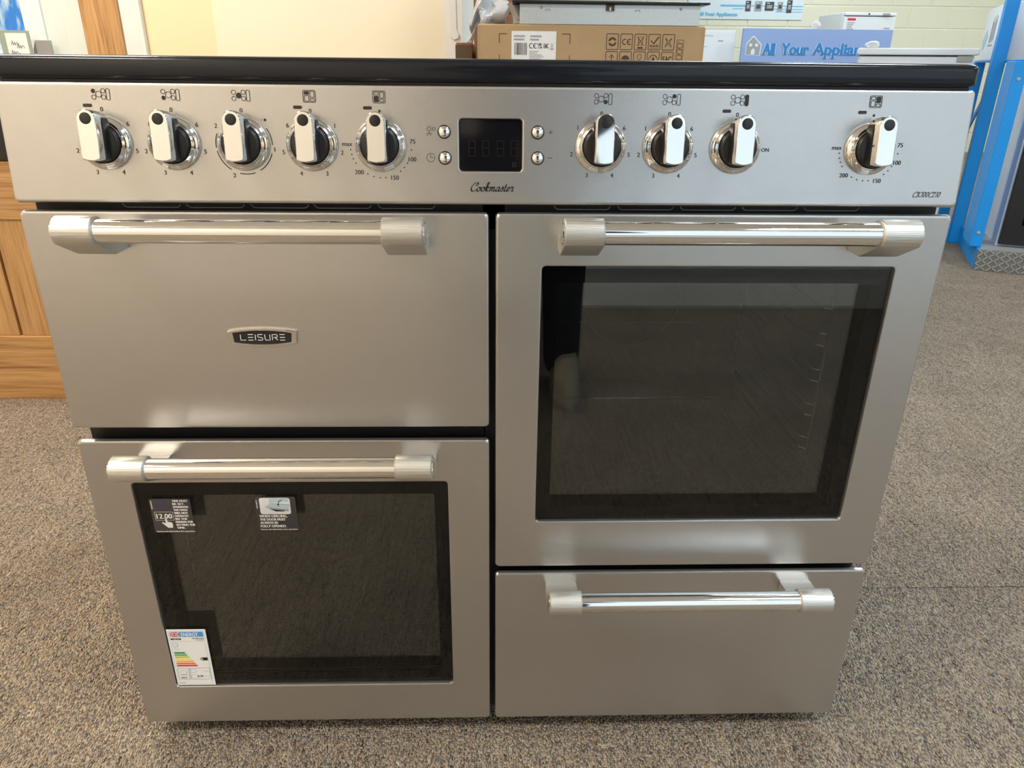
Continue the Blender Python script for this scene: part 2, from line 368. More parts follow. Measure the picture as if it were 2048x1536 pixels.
# wall behind the cooker: cream wall with a window at its far end
WX0, WX1, WZ0, WZ1 = -2.7, -1.60, .86, 2.15
wb = MB(); wt = .14
wb.box(X0, WX0, YB, YB+wt, 0, HC, 'cream_wall'); wb.box(WX1, -1.252, YB, YB+wt, 0, HC, 'plaster_green')
wb.box(-1.252, -1.0, YB, YB+wt, 0, HC, 'cream_wall'); wb.box(-1.0, -.17, YB, YB+wt, 0, HC, 'pale_wall'); wb.box(-.17, -.105, YB, YB+wt, 0, HC, 'white_paint')
wb.box(WX0, WX1, YB, YB+wt, 0, WZ0, 'cream_wall'); wb.box(WX0, WX1, YB, YB+wt, WZ1, HC, 'cream_wall')
wall_back = wb.build('wall_back', kind='structure')
MB().box(-.30, -.115, YB+wt, YFAR, 0, HC, 'white_paint').build('wall_partition', kind='structure')
# oak post, pilaster and white trim on that wall
MB().box(-1.455, -1.322, YB-.03, YB, 0, HC-.002, 'oak_v', .002).build('trim_1', kind='structure')
MB().box(-1.322, -1.255, YB-.018, YB, 0, HC-.002, 'white_paint', .003).box(-1.262, -1.246, YB-.026, YB, 0, HC-.002, 'white_paint', .003).build('trim_2', kind='structure')
MB().box(-1.53, -1.46, YB-.012, YB, 0, HC-.002, 'plaster_green', .004).build('trim_3', kind='structure')
# window_1
w1 = MB().box(WX1-.035, WX1, YB-.012, YB+.012, WZ0, WZ1, 'upvc', .003).box(WX0, WX0+.04, YB, YB+.06, WZ0, WZ1, 'upvc', .003) \
    .box(WX0, WX1, YB, YB+.06, WZ0, WZ0+.03, 'upvc', .003).box(WX0, WX1, YB, YB+.06, WZ1-.04, WZ1, 'upvc', .003).build('window_1', kind='structure')
MB().box(WX1-.075, WX1-.035, YB-.004, YB+.012, WZ0+.03, WZ1-.04, 'upvc', .003).box(WX0+.04, WX0+.08, YB+.005, YB+.05, WZ0+.03, WZ1-.04, 'upvc', .003).build('sash', w1)
MB().box(WX0+.08, WX1-.085, YB+.025, YB+.031, WZ0+.03, WZ1-.04, 'window_glass').build('pane', w1, smooth=None)
MB().box(WX0+.085, WX1-.085, YB+.033, YB+.034, WZ0+.07, WZ1-.3, 'film_blue').build('window_film', w1)
MB().box(WX0-.02, WX1-.0, YB-.09, YB, WZ0-.03, WZ0, 'upvc', .004).build('window_sill', w1)
# front wall (behind the viewer): cream wall and shop front
wf = MB(); SX0, SX1, SZ0, SZ1 = .22, 5.5, .10, 2.3
wf.box(X0, SX0, YF-.12, YF, 0, HC, 'shop_wall'); wf.box(SX1, X1, YF-.12, YF, 0, HC, 'shop_wall'); wf.box(SX0, SX1, YF-.12, YF, SZ1, HC, 'white_paint'); wf.box(SX0, SX1, YF-.12, YF, 0, SZ0, 'white_paint')
wf.build('wall_front', kind='structure')
w2 = MB()
MUL = (SX0, SX0+2.1, SX0+3.7, SX1-.06)
for x in MUL: w2.box(x, x+.06, YF-.08, YF-.02, SZ0, SZ1, 'upvc', .004)
w2.box(SX0, SX1, YF-.08, YF-.02, SZ0, SZ0+.06, 'upvc', .004); w2.box(SX0, SX1, YF-.08, YF-.02, SZ1-.06, SZ1, 'upvc', .004); w2.box(SX0, SX1, YF-.08, YF-.02, 1.80, 1.85, 'upvc', .004)
w2 = w2.build('window_2', kind='structure')
for i in range(3):
    xa = MUL[i]+.06; xb = MUL[i+1]
    MB().box(xa, xb, YF-.055, YF-.049, SZ0+.06, SZ1-.06, 'window_glass').build('pane', w2, smooth=None)
MB().box(-8, 12, YF-9, YF-.2, -.2, -.1, 'pavement').build('ground_outside', kind='structure')
MB().box(-8, -.3, YB+.14, YB+9, -.2, -.1, 'pavement').build('ground_outside', kind='structure')
for x0, x1, y, z0, z1, nrm in ((SX0, SX1, YF-.13, SZ0, SZ1, 1),):
    ld = bpy.data.lights.new('shop_front_portal_offscreen', 'AREA'); ld.shape = 'RECTANGLE'; ld.size = x1-x0; ld.size_y = z1-z0; ld.cycles.is_portal = True
    lo = bpy.data.objects.new('shop_front_portal_offscreen', ld); C.objects.link(lo); lo.location = ((x0+x1)/2, y, (z0+z1)/2); lo.rotation_euler = (R(90)*nrm, 0, 0)
# far wall: painted blockwork, each block a piece
wfar = MB().box(-.3, X1, YFAR+.006, YFAR+.2, 0, HC, 'mortar').build('wall_far', kind='structure')
bk = MB().box(-.216, .216, 0, .1, -.103, .103, 'far_wall', .006, 1).build('block', wfar)
first = True
for row in range(12):
    for col_ in range(15):
        x = -.1+.44*col_+(.22 if row % 2 else 0); z = .107+.2145*row
        if x > X1-.2 or z > HC-.1: continue
        o = bk if first else bk.copy()
        if not first: C.objects.link(o); o.parent = wfar
        first = False; o.location = (x, YFAR+random.uniform(-.001, .001), z)
# ceiling lights
LPLACE = ['the cream wall facing the cooker', 'the oak base unit', 'the first shop-front pane', 'the carton', 'the second shop-front pane', 'the carpet before the blue rack', 'the upright freezer', 'the floor behind the blue rack', 'the tall fridge', 'the far wall corner']
for i, (x, y, col, wt_) in enumerate(LAMPS):
    warm = col is WARM
    t = thing('ceiling_light', (x, y, HC), 'square %s ceiling light panel above %s' % ('warm' if warm else 'daylight', LPLACE[i]), 'ceiling light', 'warm ceiling panels' if warm else 'daylight ceiling panels')
    fr = MB()
    for a in ((-.3, .3, -.3, -.27), (-.3, .3, .27, .3), (-.3, -.27, -.27, .27), (.27, .3, -.27, .27)): fr.box(x+a[0], x+a[1], y+a[2], y+a[3], HC-.03, HC, 'lamp_frame', .003)
    fr.build('frame', t)
    MB().box(x-.27, x+.27, y-.27, y+.27, HC-.02, HC-.012, 'lamp_frame').build('diffuser', t)
    ln = 'ceiling_lamp_%d_offscreen' % (i+1); ld = bpy.data.lights.new(ln, 'AREA'); ld.shape = 'SQUARE'; ld.size = .54; ld.energy = wt_; ld.color = col
    lo = bpy.data.objects.new(ln, ld); C.objects.link(lo); lo.location = (x, y, HC-.025); par(lo, t)

# ================================================================== RANGE COOKER
ck = thing('range_cooker', (0, .31, 0), 'wide silver electric range cooker with three doors, a drawer and a black hob', 'cooker')
DX, GA, GB = .4975, -.0052, .0014            # door outer edge, inner edges
Z1, Z2, Z3, Z4, Z5, Z6 = .7588, .5037, .4871, .0305, .2987, .2886
DT = .006
# body shell (black), open at the ovens
bd = MB(); BX = .493
bd.box(-BX, -BX+.012, .028, .60, .028, .884, 'black_body'); bd.box(BX-.012, BX, .028, .60, .028, .884, 'black_body'); bd.box(-BX, BX, .588, .60, .028, .884, 'black_body')
bd.box(-BX, BX, .028, .60, .028, .04, 'black_body'); bd.box(-BX, BX, .028, .60, .872, .884, 'black_body'); bd.box(-.012, .012, .026, .588, .04, .872, 'black_body')
bd.box(-BX, BX, .026, .05, .735, .775, 'black_body', .001); bd.box(-BX, -.01, .026, .05, .475, .52, 'black_body', .001); bd.box(.01, BX, .026, .05, .275, .315, 'black_body', .001)
bd.box(-BX, BX, .05, .588, .745, .76, 'black_body'); bd.box(-BX, 0, .05, .588, .49, .50, 'black_body'); bd.box(0, BX, .05, .588, .29, .30, 'black_body')
bd.box(-.491, .491, .016, .60, .872, .8885, 'black_body'); bd.build('body', ck)
for x in (-.43, .43):
    for y in (.08, .55):
        MB().tube([(x, y, 0), (x, y, .006), (x, y, .0061), (x, y, .03)], [.022, .022, .012, .012], 'black_plastic', 14).build('foot', ck)
# vent slots above the doors: pressed outlines
for x0 in (-.40, -.332, -.263, -.195, -.126, .066, .136, .205, .274, .343):
    mb = MB(); pth = rrect(x0, x0+.062, .7585, .7695, .005, 4)
    mb.tube([(a, .0255, b) for a, b in pth+[pth[0]]], .0006, 'appliance_grey', 5, False); mb.build('vent_slot', ck)
for x0 in (-.395, -.325, -.255):
    MB().box(x0, x0+.06, .0245, .027, .5025, .5035, 'appliance_grey').build('vent_slot', ck)
for x, z in ((-.035, .495), (-.018, .495), (.468, .2937)):
    MB().lathe([(.0035, 0), (.0035, .002), (.002, .004), (.0005, .004)], 'black_plastic', 14, Matrix.Translation((x, .026, z))).build('screw', ck)

# hob: black enamel rim with ceramic glass
hb = MB(); HX = .4985; HY0, HZ0, HZ1 = .010, .8865, .9085
prof = [(0, .004), (.0, .0185), (.0012, .0205), (.004, .022), (.010, .0225), (.014, .0225), (.016, .021), (.03, .021)]
def rim(d, z): return [(a, b, HZ0+z) for a, b in rrect(-HX+d, HX-d, HY0+d, .60-d, .012, 5)]
hb.loft([rim(.004, 0), rim(.001, .0015)]+[rim(d, z) for d, z in prof], 'black_enamel', True, False)
hb.build('hob_rim', ck, smooth=50)
MB().box(-HX+.028, HX-.028, HY0+.028, .572, HZ0+.016, HZ0+.0205, 'screen', .001).build('ceramic_hob_plate', ck)

# control panel, leaning slightly back
PZ0, PZ1, PY0, PY1, PXH = .767, .8845, 0.0, .013, .4988
lean = math.atan2(PY1-PY0, PZ1-PZ0); cl, sl = math.cos(lean), math.sin(lean)
def pp(u, v, l=0.):           # u = x, v = height z, lift along the normal
    return Vector((u, PY0+(v-PZ0)*math.tan(lean)-l*cl, v+l*sl))
def pf(x, y, z): return tuple(pp(x, z, -y))
cp = MB(); plate(cp, (-PXH, PXH, PZ0, PZ1), 0, .024, 'silver_paint', .004, .004, hole=(-.0358, .0290, .8015, .8525), hr=.004, hb=.0022, f=pf)
cp = cp.build('control_panel', ck, smooth=40)
dp = MB(); plate(dp, (-.0360, .0292, .8013, .8527), .0035, .010, 'screen', .003, .0006, f=pf); dp = dp.build('display', ck)
ik = Ink(lambda u, v, l: pp(u, v, -.0035+l))
for i, x in enumerate((-.0262, -.0118, .0034, .0176)):
    for seg in (((0, 0), (0, .0075)), ((0, .0075), (0, .015)), ((.0068, 0), (.0068, .0075)), ((.0068, .0075), (.0068, .015)), ((0, 0), (.0068, 0)), ((0, .0075), (.0068, .0075)), ((0, .015), (.0068, .015))):
        ik.stroke([(x+a+b*0, .8165+b) for a, b in seg], .0009, 'segment')
ik.rect(.0188, .0236, .8055, .8105, 'segment'); ik.text('1', .0212, .808, .003, 'screen', k=2); ik.text('\u2022', -.002, .808, .003, 'segment')
ik.mb.build('display_digits', dp, smooth=None)

# printed marks
KX = [-.395, -.326, -.256, -.1865, -.1165, .1105, .1808, .2512, .394]; KZ = .8262
def panel_ink(): return Ink(pp)
def build_ink(ik, name, parent=cp): return ik.mb.build(name, parent, smooth=None)
def hob_symbol(cx, cz, which):
    ik = panel_ink(); t = .00055
    for n_, (a, b, r_) in {'tl': (-.0069, .0031, .0021), 'bl': (-.0069, -.0027, .0021), 'c': (-.0019, .0001, .0028), 'tr': (.0027, .0033, .0021), 'br': (.0027, -.0027, .0021)}.items():
        if n_ == which: ik.disc(cx+a, cz+b, r_, 'ink')
        else: ik.ring(cx+a, cz+b, r_, t, 'ink')
    ik.rr(cx+.0056, cx+.0091, cz-.0052, cz+.0053, .0012, t, 'ink', 'ink' if which == 'bar' else None)
    build_ink(ik, 'hob_zone_symbol')
def oven_symbol(cx, cz, which):
    ik = panel_ink(); t = .0006
    ik.rr(cx-.0062, cx+.0062, cz-.0056, cz+.0056, .0012, t, 'ink')
    for n_, q in {'grill': (-.0049, -.0004, .0018, .0046), 'left': (-.0049, -.0004, -.0046, .0006), 'right': (.0008, .0049, -.0010, .0046), 'drawer': (.0008, .0049, -.0046, -.0022)}.items():
        ik.rr(cx+q[0], cx+q[1], cz+q[2], cz+q[3], .0005, t, 'ink', 'ink' if n_ == which else None)
    build_ink(ik, 'oven_symbol')
SZ = .8725
for i, wch in ((0, 'tl'), (1, 'bl'), (2, 'c'), (5, 'br'), (6, 'tr'), (7, 'bar')): hob_symbol(KX[i]+.001, SZ, wch)
for i, wch in ((3, 'grill'), (4, 'left'), (8, 'right')): oven_symbol(KX[i], SZ, wch)
for x in (-.4085, -.199, -.1285, .2398, .3815):
    ik = panel_ink(); ik.poly(rrect(x-.0045, x+.0045, .8605, .8637, .0014, 4), 'led'); build_ink(ik, 'indicator_light')
def dial(cx, kind):
    rr_ = .0307; h = .0043
    def at(a, r_=rr_): return cx+r_*math.sin(R(a)), KZ-.0005+r_*math.cos(R(a))
    def num(t, a, r_=rr_, hh=h): ik = panel_ink(); ik.text(t, *at(a, r_), hh, 'ink', bold=.00022); build_ink(ik, 'dial_number')
    def dot(a, r_, rad): ik = panel_ink(); ik.disc(*at(a, r_), rad, 'ink', n=12); build_ink(ik, 'dial_dot')
    if kind in ('cw', 'ccw'):
        for n_ in range(7): num(str(n_), n_*360/7*(1 if kind == 'cw' else -1), .0330 if n_ == 0 else rr_)
    elif kind == 'therm':
        dot(0, .0335, .0013)
        for s_, a, r_ in (('75', 82, .033), ('100', 112, .0345), ('150', 157, .034), ('200', 222, .035), ('max', 273, .0345)): num(s_, a, r_)
        for a in (97, 122, 132, 142, 173, 184, 196, 208, 237, 246, 254, 263): dot(a, .0315, .0007)
    elif kind == 'dual':
        for t_, a, r_ in (('0', 0, .033), ('1', 98, .031), ('2', 203, .0325), ('2', 304, .0325)): num(t_, a, r_)
        dot(44, .0335, .0014); dot(39, .031, .0005)
        for a0, a1 in ((56, 90), (107, 150), (162, 194), (212, 258), (264, 292)):
            ik = panel_ink(); ik.stroke([at(a0+(a1-a0)*q/8, .0287) for q in range(9)], .0009, 'ink'); build_ink(ik, 'dial_arc')
    elif kind == 'on':
        num('0', 0, .033); num('ON', 92, .0325, .0037)
for i, kd in enumerate(('ccw', 'ccw', 'dual', 'cw', 'therm', 'ccw', 'ccw', 'on', 'therm')): dial(KX[i], kd)
ik = panel_ink(); n_ = ik.script('Cookmaster', -.0255, .7812, .0043, 'ink', .3, .34, sq=1.22); build_ink(ik, 'script_lettering')
ik = panel_ink(); ik.script('CK100C210', .4478, .7778, .0027, 'ink', .3, .22, sq=1.24); build_ink(ik, 'model_lettering')
# button icons
ik = panel_ink()
ik.ring(-.0665, .8425, .0016, .0005, 'ink')
for a in range(0, 360, 45): ik.stroke([(-.0665+.0025*math.cos(R(a)), .8425+.0025*math.sin(R(a))), (-.0665+.0037*math.cos(R(a)), .8425+.0037*math.sin(R(a)))], .0005, 'ink')
ik.ring(-.0618, .8425, .0015, .0005, 'ink'); ik.stroke([(-.069, .8355), (-.0685, .838), (-.0668, .839), (-.065, .8375), (-.0655, .8358)], .0005, 'ink'); ik.stroke([(-.0668, .839), (-.067, .837)], .0005, 'ink'); ik.stroke([(-.065, .8375), (-.0635, .8385)], .0005, 'ink')
build_ink(ik, 'lamp_icon')
ik = panel_ink(); ik.ring(-.0655, .8145, .0042, .0005, 'ink', a0=60, a1=380); ik.stroke([(-.0655, .8175), (-.0655, .8145), (-.0628, .8145)], .0006, 'ink')
for a in (25, 42, 58): ik.disc(-.0655+.0045*math.cos(R(a)), .8145+.0045*math.sin(R(a)), .0004, 'ink', n=8)
build_ink(ik, 'clock_icon')
ik = panel_ink(); ik.stroke([(.0562, .8402), (.0608, .8402)], .0005, 'ink'); ik.stroke([(.0585, .8379), (.0585, .8425)], .0005, 'ink'); build_ink(ik, 'plus_icon')
ik = panel_ink(); ik.stroke([(.0562, .8150), (.0608, .8150)], .0006, 'ink'); build_ink(ik, 'minus_icon')
TILT = Matrix.Rotation(-lean, 4, 'X')
for x, z in ((-.0512, .8398), (-.0508, .8143), (.0451, .8400), (.0454, .8147)):
    mx = Matrix.Translation(pp(x, z)) @ TILT
    b_ = MB().lathe([(.0069, -.001), (.0069, .0006), (.0060, .0009), (.0058, .0005)], 'black_plastic', 28, mx, True, False).build('push_button', ck)
    MB().lathe([(.0058, 0), (.0058, .0016), (.0054, .0023), (.0044, .0026), (.0030, .0031), (.0012, .0034), (.0002, .0034)], 'chrome', 28, mx, True, True).build('button_cap', b_, smooth=60)

# knobs: one build, nine placed
def lever_outline(wd, top, bot, n=10):
    pts = [(wd*math.cos(R(a)), top-wd+wd*math.sin(R(a))) for a in [180*i/n for i in range(n+1)]]
    pts += [(-wd, bot+.003), (-wd*.93, bot+.0012), (-wd*.5, bot+.0002), (0, bot-.0003), (wd*.5, bot+.0002), (wd*.93, bot+.0012), (wd, bot+.003)]
    return pts
def make_knob():
    ring = MB().lathe([(.0262, 0), (.0262, .003), (.0256, .0048), (.0244, .0056), (.0232, .0064), (.0216, .0082), (.0206, .0106), (.0201, .0112), (.0196, .0108), (.0194, .008)], 'chrome', 48, None, True, False).build('knob', ck, smooth=50)
    grip = MB().lathe([(.0194, .0085), (.0192, .0120), (.0188, .0140), (.0178, .0152), (.0160, .0158), (.0003, .0160)], 'black_plastic', 40, None, False, True).build('grip', ring, smooth=50)
    lv = MB(); W_, T_, B_ = .0093, .0311, -.0170
    def lp(d, h): return [(a, -h, b) for a, b in lever_outline(W_-d, T_-d, B_+d)]
    lv.loft([lp(0, .0105), lp(0, .0338), lp(.0003, .0345), lp(.0010, .0351), lp(.0016, .0351)], 'chrome', True, True)
    lv = lv.build('lever', ring, smooth=30)
    # black core behind the chrome lever face, seen as a dark band next to the grip
    MB().loft([[(a, -h, b) for a, b in lever_outline(W_+.0012, T_-.002, B_-.0002)] for h in (.0112, .0236)], 'black_plastic', True, True).build('lever_core', ring, smooth=30)
    MB().lathe([(.0055, .0345), (.0055, .0353), (.0050, .0355), (.0002, .0355)], 'black_plastic', 26, Matrix.Translation((0, 0, T_-.0086))).build('pointer_dot', ring, smooth=50)
    return ring
kn = make_knob()
for i, x in enumerate(KX):
    if i == 0: o = kn
    else:
        o = kn.copy(); C.objects.link(o); o.parent = ck
        for ch in list(kn.children):
            c = ch.copy(); C.objects.link(c); c.parent = o
    o.matrix_parent_inverse = PM[ck.name].inverted()
    o.location = pp(x, KZ); o.rotation_euler = (-lean, 0, 0)

# handles
def handle_parts(door, xs, z):
    """xs: four edges of the two end brackets; z of the bar's axis"""
    HYA, rc, rb = -.058, .0150, .0118
    def prof_pts():
        p = [(.0, -.030), (-.028, -.030), (-.033, -.0285)]
        for a in range(228, 59, -12): p.append((HYA+rc*math.cos(R(a+ (0))), rc*math.sin(R(a))))
        # a: 228 (lower front) up over the front and the top to the back
        p += [(-.038, -.004), (-.022, -.0135), (-.004, -.0145), (0, -.0145)]
        return p
    P = prof_pts()
    for i, (a, b) in enumerate(((xs[0], xs[1]), (xs[2], xs[3]))):
        e = .0016; cy, cz = -.034, -.010
        def L(x, d): return [(x, py+(cy-py)*d, z+pz+(cz-pz)*d) for py, pz in P]
        mb = MB().loft([L(a, .06), L(a+e*.4, .02), L(a+e, 0), L(b-e, 0), L(b-e*.4, .02), L(b, .06)], 'brushed', True, True)
        mb.build('handle_bracket', door, smooth=32)
    MB().tube([(xs[0]+.006, HYA, z), (xs[3]-.006, HYA, z)], rb, 'chrome', 40).build('handle_bar', door, smooth=40)
    for x, s in ((xs[0], -1), (xs[3], 1)):
        MB().tube([(x-s*.002, HYA, z), (x+s*.0012, HYA, z), (x+s*.002, HYA, z)], [.0115, .0115, .0098], 'chrome', 30).build('end_cap', door, smooth=30)
# grill door
d1 = MB(); plate(d1, (-DX, GA, Z2, Z1), 0, DT, 'silver_paint', .005, .0035); d1 = d1.build('grill_door', ck, smooth=40)
handle_parts(d1, (-.4285, -.389, -.1113, -.0698), .7500)
# badge
def badge_outline(hw, hh, bulge, n=14):
    top = [(-hw*1.0+2*hw*i/n, hh+bulge*(1-(2*i/n-1)**2)) for i in range(n+1)]
    return top+[(-a, -b) for a, b in top]
bx, bz = -.2600, .6195
def BL(hw, hh, bu, y): return [(bx+a*(1.0 if b > 0 else .965), y, bz+b) for a, b in badge_outline(hw, hh, bu)]
bd_ = MB().loft([BL(.0384, .0076, .0030, 0), BL(.0384, .0076, .0030, -.0030), BL(.0374, .0067, .0030, -.0040), BL(.0330, .0056, .0028, -.0040), BL(.0326, .0053, .0028, -.0030)], 'chrome', False, False)
bd_ = bd_.build('badge', d1, smooth=30)
MB().loft([BL(.0330, .0056, .0028, -.0020), BL(.0328, .0054, .0028, -.0031)], 'e_black', False, True).build('badge_field', d1)
ik = Ink(lambda u, v, l: Vector((u, -.0031-l, v)))
lx = -.2848
def ls(pts): ik.stroke([(lx+a*.0061, bz-.0031+b*.0066) for a, b in pts], .0009, 'white_print')
for ch in 'LEISURE':
    if ch == 'L': ls([(.05, 1), (.05, 0), (1, 0)]); adv = 1.35
    if ch == 'E': [ls(q) for q in ([(1, 1), (.05, 1)], [(1, .5), (.05, .5)], [(1, 0), (.05, 0)])]; adv = 1.3
    if ch == 'I': ls([(.1, 1), (.1, 0)]); adv = .45
    if ch == 'S': ls([(1, 1), (.2, 1), (.05, .8), (.2, .52), (.85, .48), (1, .25), (.85, 0), (.05, 0)]); adv = 1.35
    if ch == 'U': ls([(.05, 1), (.05, .15), (.25, 0), (.95, 0), (.95, 1)]); adv = 1.35
    if ch == 'R': ls([(.05, 0), (.05, 1), (.85, 1), (1, .8), (.85, .5), (.3, .5)]); ls([(.5, .5), (1, 0)]); adv = 1.35
    lx += adv*.0061
ik.mb.build('badge_lettering', d1, smooth=None)

def door_core(d, rect, hole=None):
    x0, x1, z0, z1 = rect; mb = MB(); plate(mb, (x0+.006, x1-.006, z0+.005, z1-.007), .006, .024, 'black_body', .004, .001, hole=hole, hr=.005, hb=.001); mb.build('door_core', d, smooth=40)
door_core(d1, (-DX, GA, Z2, Z1))
def oven_door(name, rect, hole, inner, hx, hz):
    d = MB(); plate(d, rect, 0, DT, 'silver_paint', .005, .0035, hole=hole, hr=.005, hb=.0022); d = d.build(name, ck, smooth=40)
    a0, a1, c0, c1 = hole; door_core(d, rect, (a0-.004, a1+.004, c0-.004, c1+.004))
    MB().box(a0-.001, a1+.001, .0026, .0064, c0-.001, c1+.001, 'oven_glass').build('glass_pane', d, smooth=None)
    fr = MB(); plate(fr, (a0-.002, a1+.002, c0-.002, c1+.002), .0068, .0078, 'frit', .003, .0002, hole=inner, hr=.004, hb=.0001); fr.build('black_border', d, smooth=None)
    MB().box(inner[0]-.01, inner[1]+.01, .0215, .0245, inner[2]-.01, inner[3]+.01, 'inner_glass').build('inner_glass_pane', d, smooth=None)
    handle_parts(d, hx, hz)
    return d
dR = oven_door('oven_door', (GB, DX, Z5, Z1), (.0530, .4465, .3690, .7010), (.0705, .4268, .3870, .6808), (.0690, .1096, .3876, .4285), .7500)
dL = oven_door('oven_door', (-DX, GA, Z4, Z3), (-.4445, -.0577, .0980, .4285), (-.4262, -.0750, .1160, .4075), (-.4285, -.389, -.1120, -.0700), .4822)
dr = MB(); plate(dr, (GB, DX, Z4, Z6), 0, DT, 'silver_paint', .005, .0035); dr = dr.build('storage_drawer', ck, smooth=40)
door_core(dr, (GB, DX, Z4, Z6))
handle_parts(dr, (.0686, .1092, .3823, .4232), .2878)

# oven cavities
def cavity(x0, x1, z0, z1, yb):
    mb = MB(); y0 = .052; t = .006
    mb.box(x0-t, x0, y0, yb, z0, z1, 'cavity'); mb.box(x1, x1+t, y0, yb, z0, z1, 'cavity'); mb.box(x0-t, x1+t, yb, yb+t, z0-t, z1+t, 'cavity')
    mb.box(x0-t, x1+t, y0, yb, z0-t, z0, 'cavity'); mb.box(x0-t, x1+t, y0, yb, z1, z1+t, 'cavity')
    return mb.build('oven_cavity', ck)
cR = cavity(.045, .432, .385, .69, .42); cL = cavity(-.436, -.05, .105, .42, .42)
def side_rack(cav, x, s, zs, ztop, zbot, y0=.075, y1=.40):
    """chrome shelf ladder on a cavity wall; s = direction into the cavity"""
    xr = x+s*.010
    MB().tube([(xr, y0, zbot), (xr, y0, ztop)], .0022, 'chrome', 8).build('rack_upright', cav); MB().tube([(xr, y1, zbot), (xr, y1, ztop)], .0022, 'chrome', 8).build('rack_upright', cav)
    for z in zs:
        for dz in (0, .016):
            MB().tube([(xr, y0, z+dz), (xr+s*.008, y0+.006, z+dz), (xr+s*.008, y1-.006, z+dz), (xr, y1, z+dz)], .0018, 'chrome', 8).build('rack_runner', cav)
side_rack(cR, .432, -1, [.432+.049*i for i in range(5)], .672, .425)
side_rack(cR, .045, 1, [.432+.049*i for i in range(5)], .672, .425)
side_rack(cL, -.436, 1, [.185, .275, .33], .395, .175)
side_rack(cL, -.05, -1, [.185, .275, .33], .395, .175)
for cav, cx, cz, yb in ((cR, .235, .54, .42), (cL, -.243, .26, .42)):
    MB().tube([(cx+.085*math.cos(2*PI*i/40), yb-.004, cz+.085*math.sin(2*PI*i/40)) for i in range(41)], .0016, 'appliance_grey', 6, False).build('fan_cover_rim', cav)
MB().tube([(.07, .30, .405), (.40, .30, .405)], .0022, 'chrome', 8).build('shelf_rod', cR)
MB().tube([(.10, .405, .50), (.34, .405, .50)], .0012, 'appliance_grey', 6).build('shelf_rod', cR)
MB().tube([(-.22, .34, .30), (-.08, .34, .30)], .0014, 'appliance_grey', 6).build('shelf_rod', cL)

# stickers on the lower left oven door
def door_ink(y=.0023): return Ink(lambda u, v, l: Vector((u, y-l, v)), lift=.00012)
def warning_triangle(ik, cx, cz, s):
    ik.stroke([(cx-s, cz-s*.75), (cx+s, cz-s*.75), (cx, cz+s*.85)], s*.13, 'navy', True, 2)
    ik.poly([(cx-s*.12, cz+.35*s), (cx+s*.12, cz+.35*s), (cx+s*.06, cz-.2*s), (cx-s*.06, cz-.2*s)], 'navy', 2); ik.disc(cx, cz-s*.45, s*.1, 'navy', 2, 10)
ik = door_ink(); u0, u1, v0, v1 = -.4285, -.3780, .3548, .4050
ik.poly(rrect(u0, u1, v0, v1, .002, 3), 'sticker_grey'); ik.text('Remove the label before first operation.', (u0+u1)/2+.001, v0+.0022, .0017, 'white_print', k=2, width=.047, bold=.0003)
warning_triangle(ik, u0+.0135, .3975, .0078)
ik.rr(u0+.004, u0+.0265, .3735, .3858, .0006, .0009, 'appliance_grey', 'sticker_grey', 2); ik.text('12.00', u0+.0153, .3797, .0070, 'white_print', k=3, width=.0190, bold=.0006)
ik.text('LEISURE', u0+.0022, .396, .0015, 'white_print', k=2, rot=-90, width=.012, bold=.0003)
# pointing hand
ik.poly([(u0+.0155, .3760), (u0+.0175, .3760), (u0+.0180, .3715), (u0+.0230, .3705), (u0+.0240, .3680), (u0+.0235, .3625), (u0+.0175, .3625), (u0+.0140, .3665), (u0+.0108, .3700), (u0+.0120, .3712), (u0+.0155, .3690)], 'white_print', 4)
for i, s in enumerate(('TIME MUST', 'BE SET.', 'OTHERWISE', 'THE OVEN', 'WILL NOT', 'OPERATE!', 'SEE THE', 'MANUAL FOR', 'SETTING THE', 'TIME.')):
    ik.text(s, u0+.0283, .4018-.0044*i, .0029, 'white_print', 'l', 2, width=.0021*len(s), bold=.0006)
ik.mb.build('clock_sticker', dL, smooth=None, label='dark sticker telling to set the time, 12.00')
ik = door_ink(); u0, u1, v0, v1 = -.2985, -.2480, .3572, .4070
ik.poly(rrect(u0, u1, v0, v1, .002, 3), 'sticker_grey'); ik.poly(rrect(u0+.0055, u1-.007, .3815, .4055, .003, 3), 'label_white', 2)
ik.poly([(u0+.017, .399), (u0+.021, .4052), (u0+.042, .4052), (u0+.042, .400)], 'pale_blue', 3); ik.poly([(u0+.0115, .3925), (u0+.0190, .3975), (u0+.0430, .3955), (u0+.0410, .3880)], 'pale_blue', 3)
ik.poly([(u0+.0115, .3925), (u0+.0410, .3880), (u0+.0405, .3860), (u0+.016, .3905)], 'grey_line', 3.5); ik.stroke([(u0+.019, .4052), (u0+.019, .3975), (u0+.043, .3955)], .0007, 'grey_line', k=4)
ik.poly([(u0+.0165, .3898), (u0+.0250, .3858), (u0+.0355, .3858), (u0+.0360, .3868)], 'e_black', 4)
ik.stroke(smoothpath([(u0+.034, .4025), (u0+.0300, .4005), (u0+.0288, .3960)]), .0008, 'e_black', k=5); ik.poly([(u0+.0275, .3965), (u0+.0302, .3965), (u0+.0288, .3935)], 'e_black', 5)
ik.text('LEISURE', u0+.0022, .396, .0015, 'white_print', k=2, rot=-90, width=.012, bold=.0003)
for i, s in enumerate(('WHEN GRILLING,', 'THE DOOR MUST', 'ALWAYS BE', 'FULLY OPENED.')): ik.text(s, u0+.0035, .3788-.0050*i, .0036, 'white_print', 'l', 2, width=.00245*len(s), bold=.0007)
ik.text('Remove the label before first operation.', (u0+u1)/2+.001, v0+.0018, .0017, 'white_print', k=2, width=.046, bold=.0003)
warning_triangle(ik, u0+.0425, .3705, .0075)
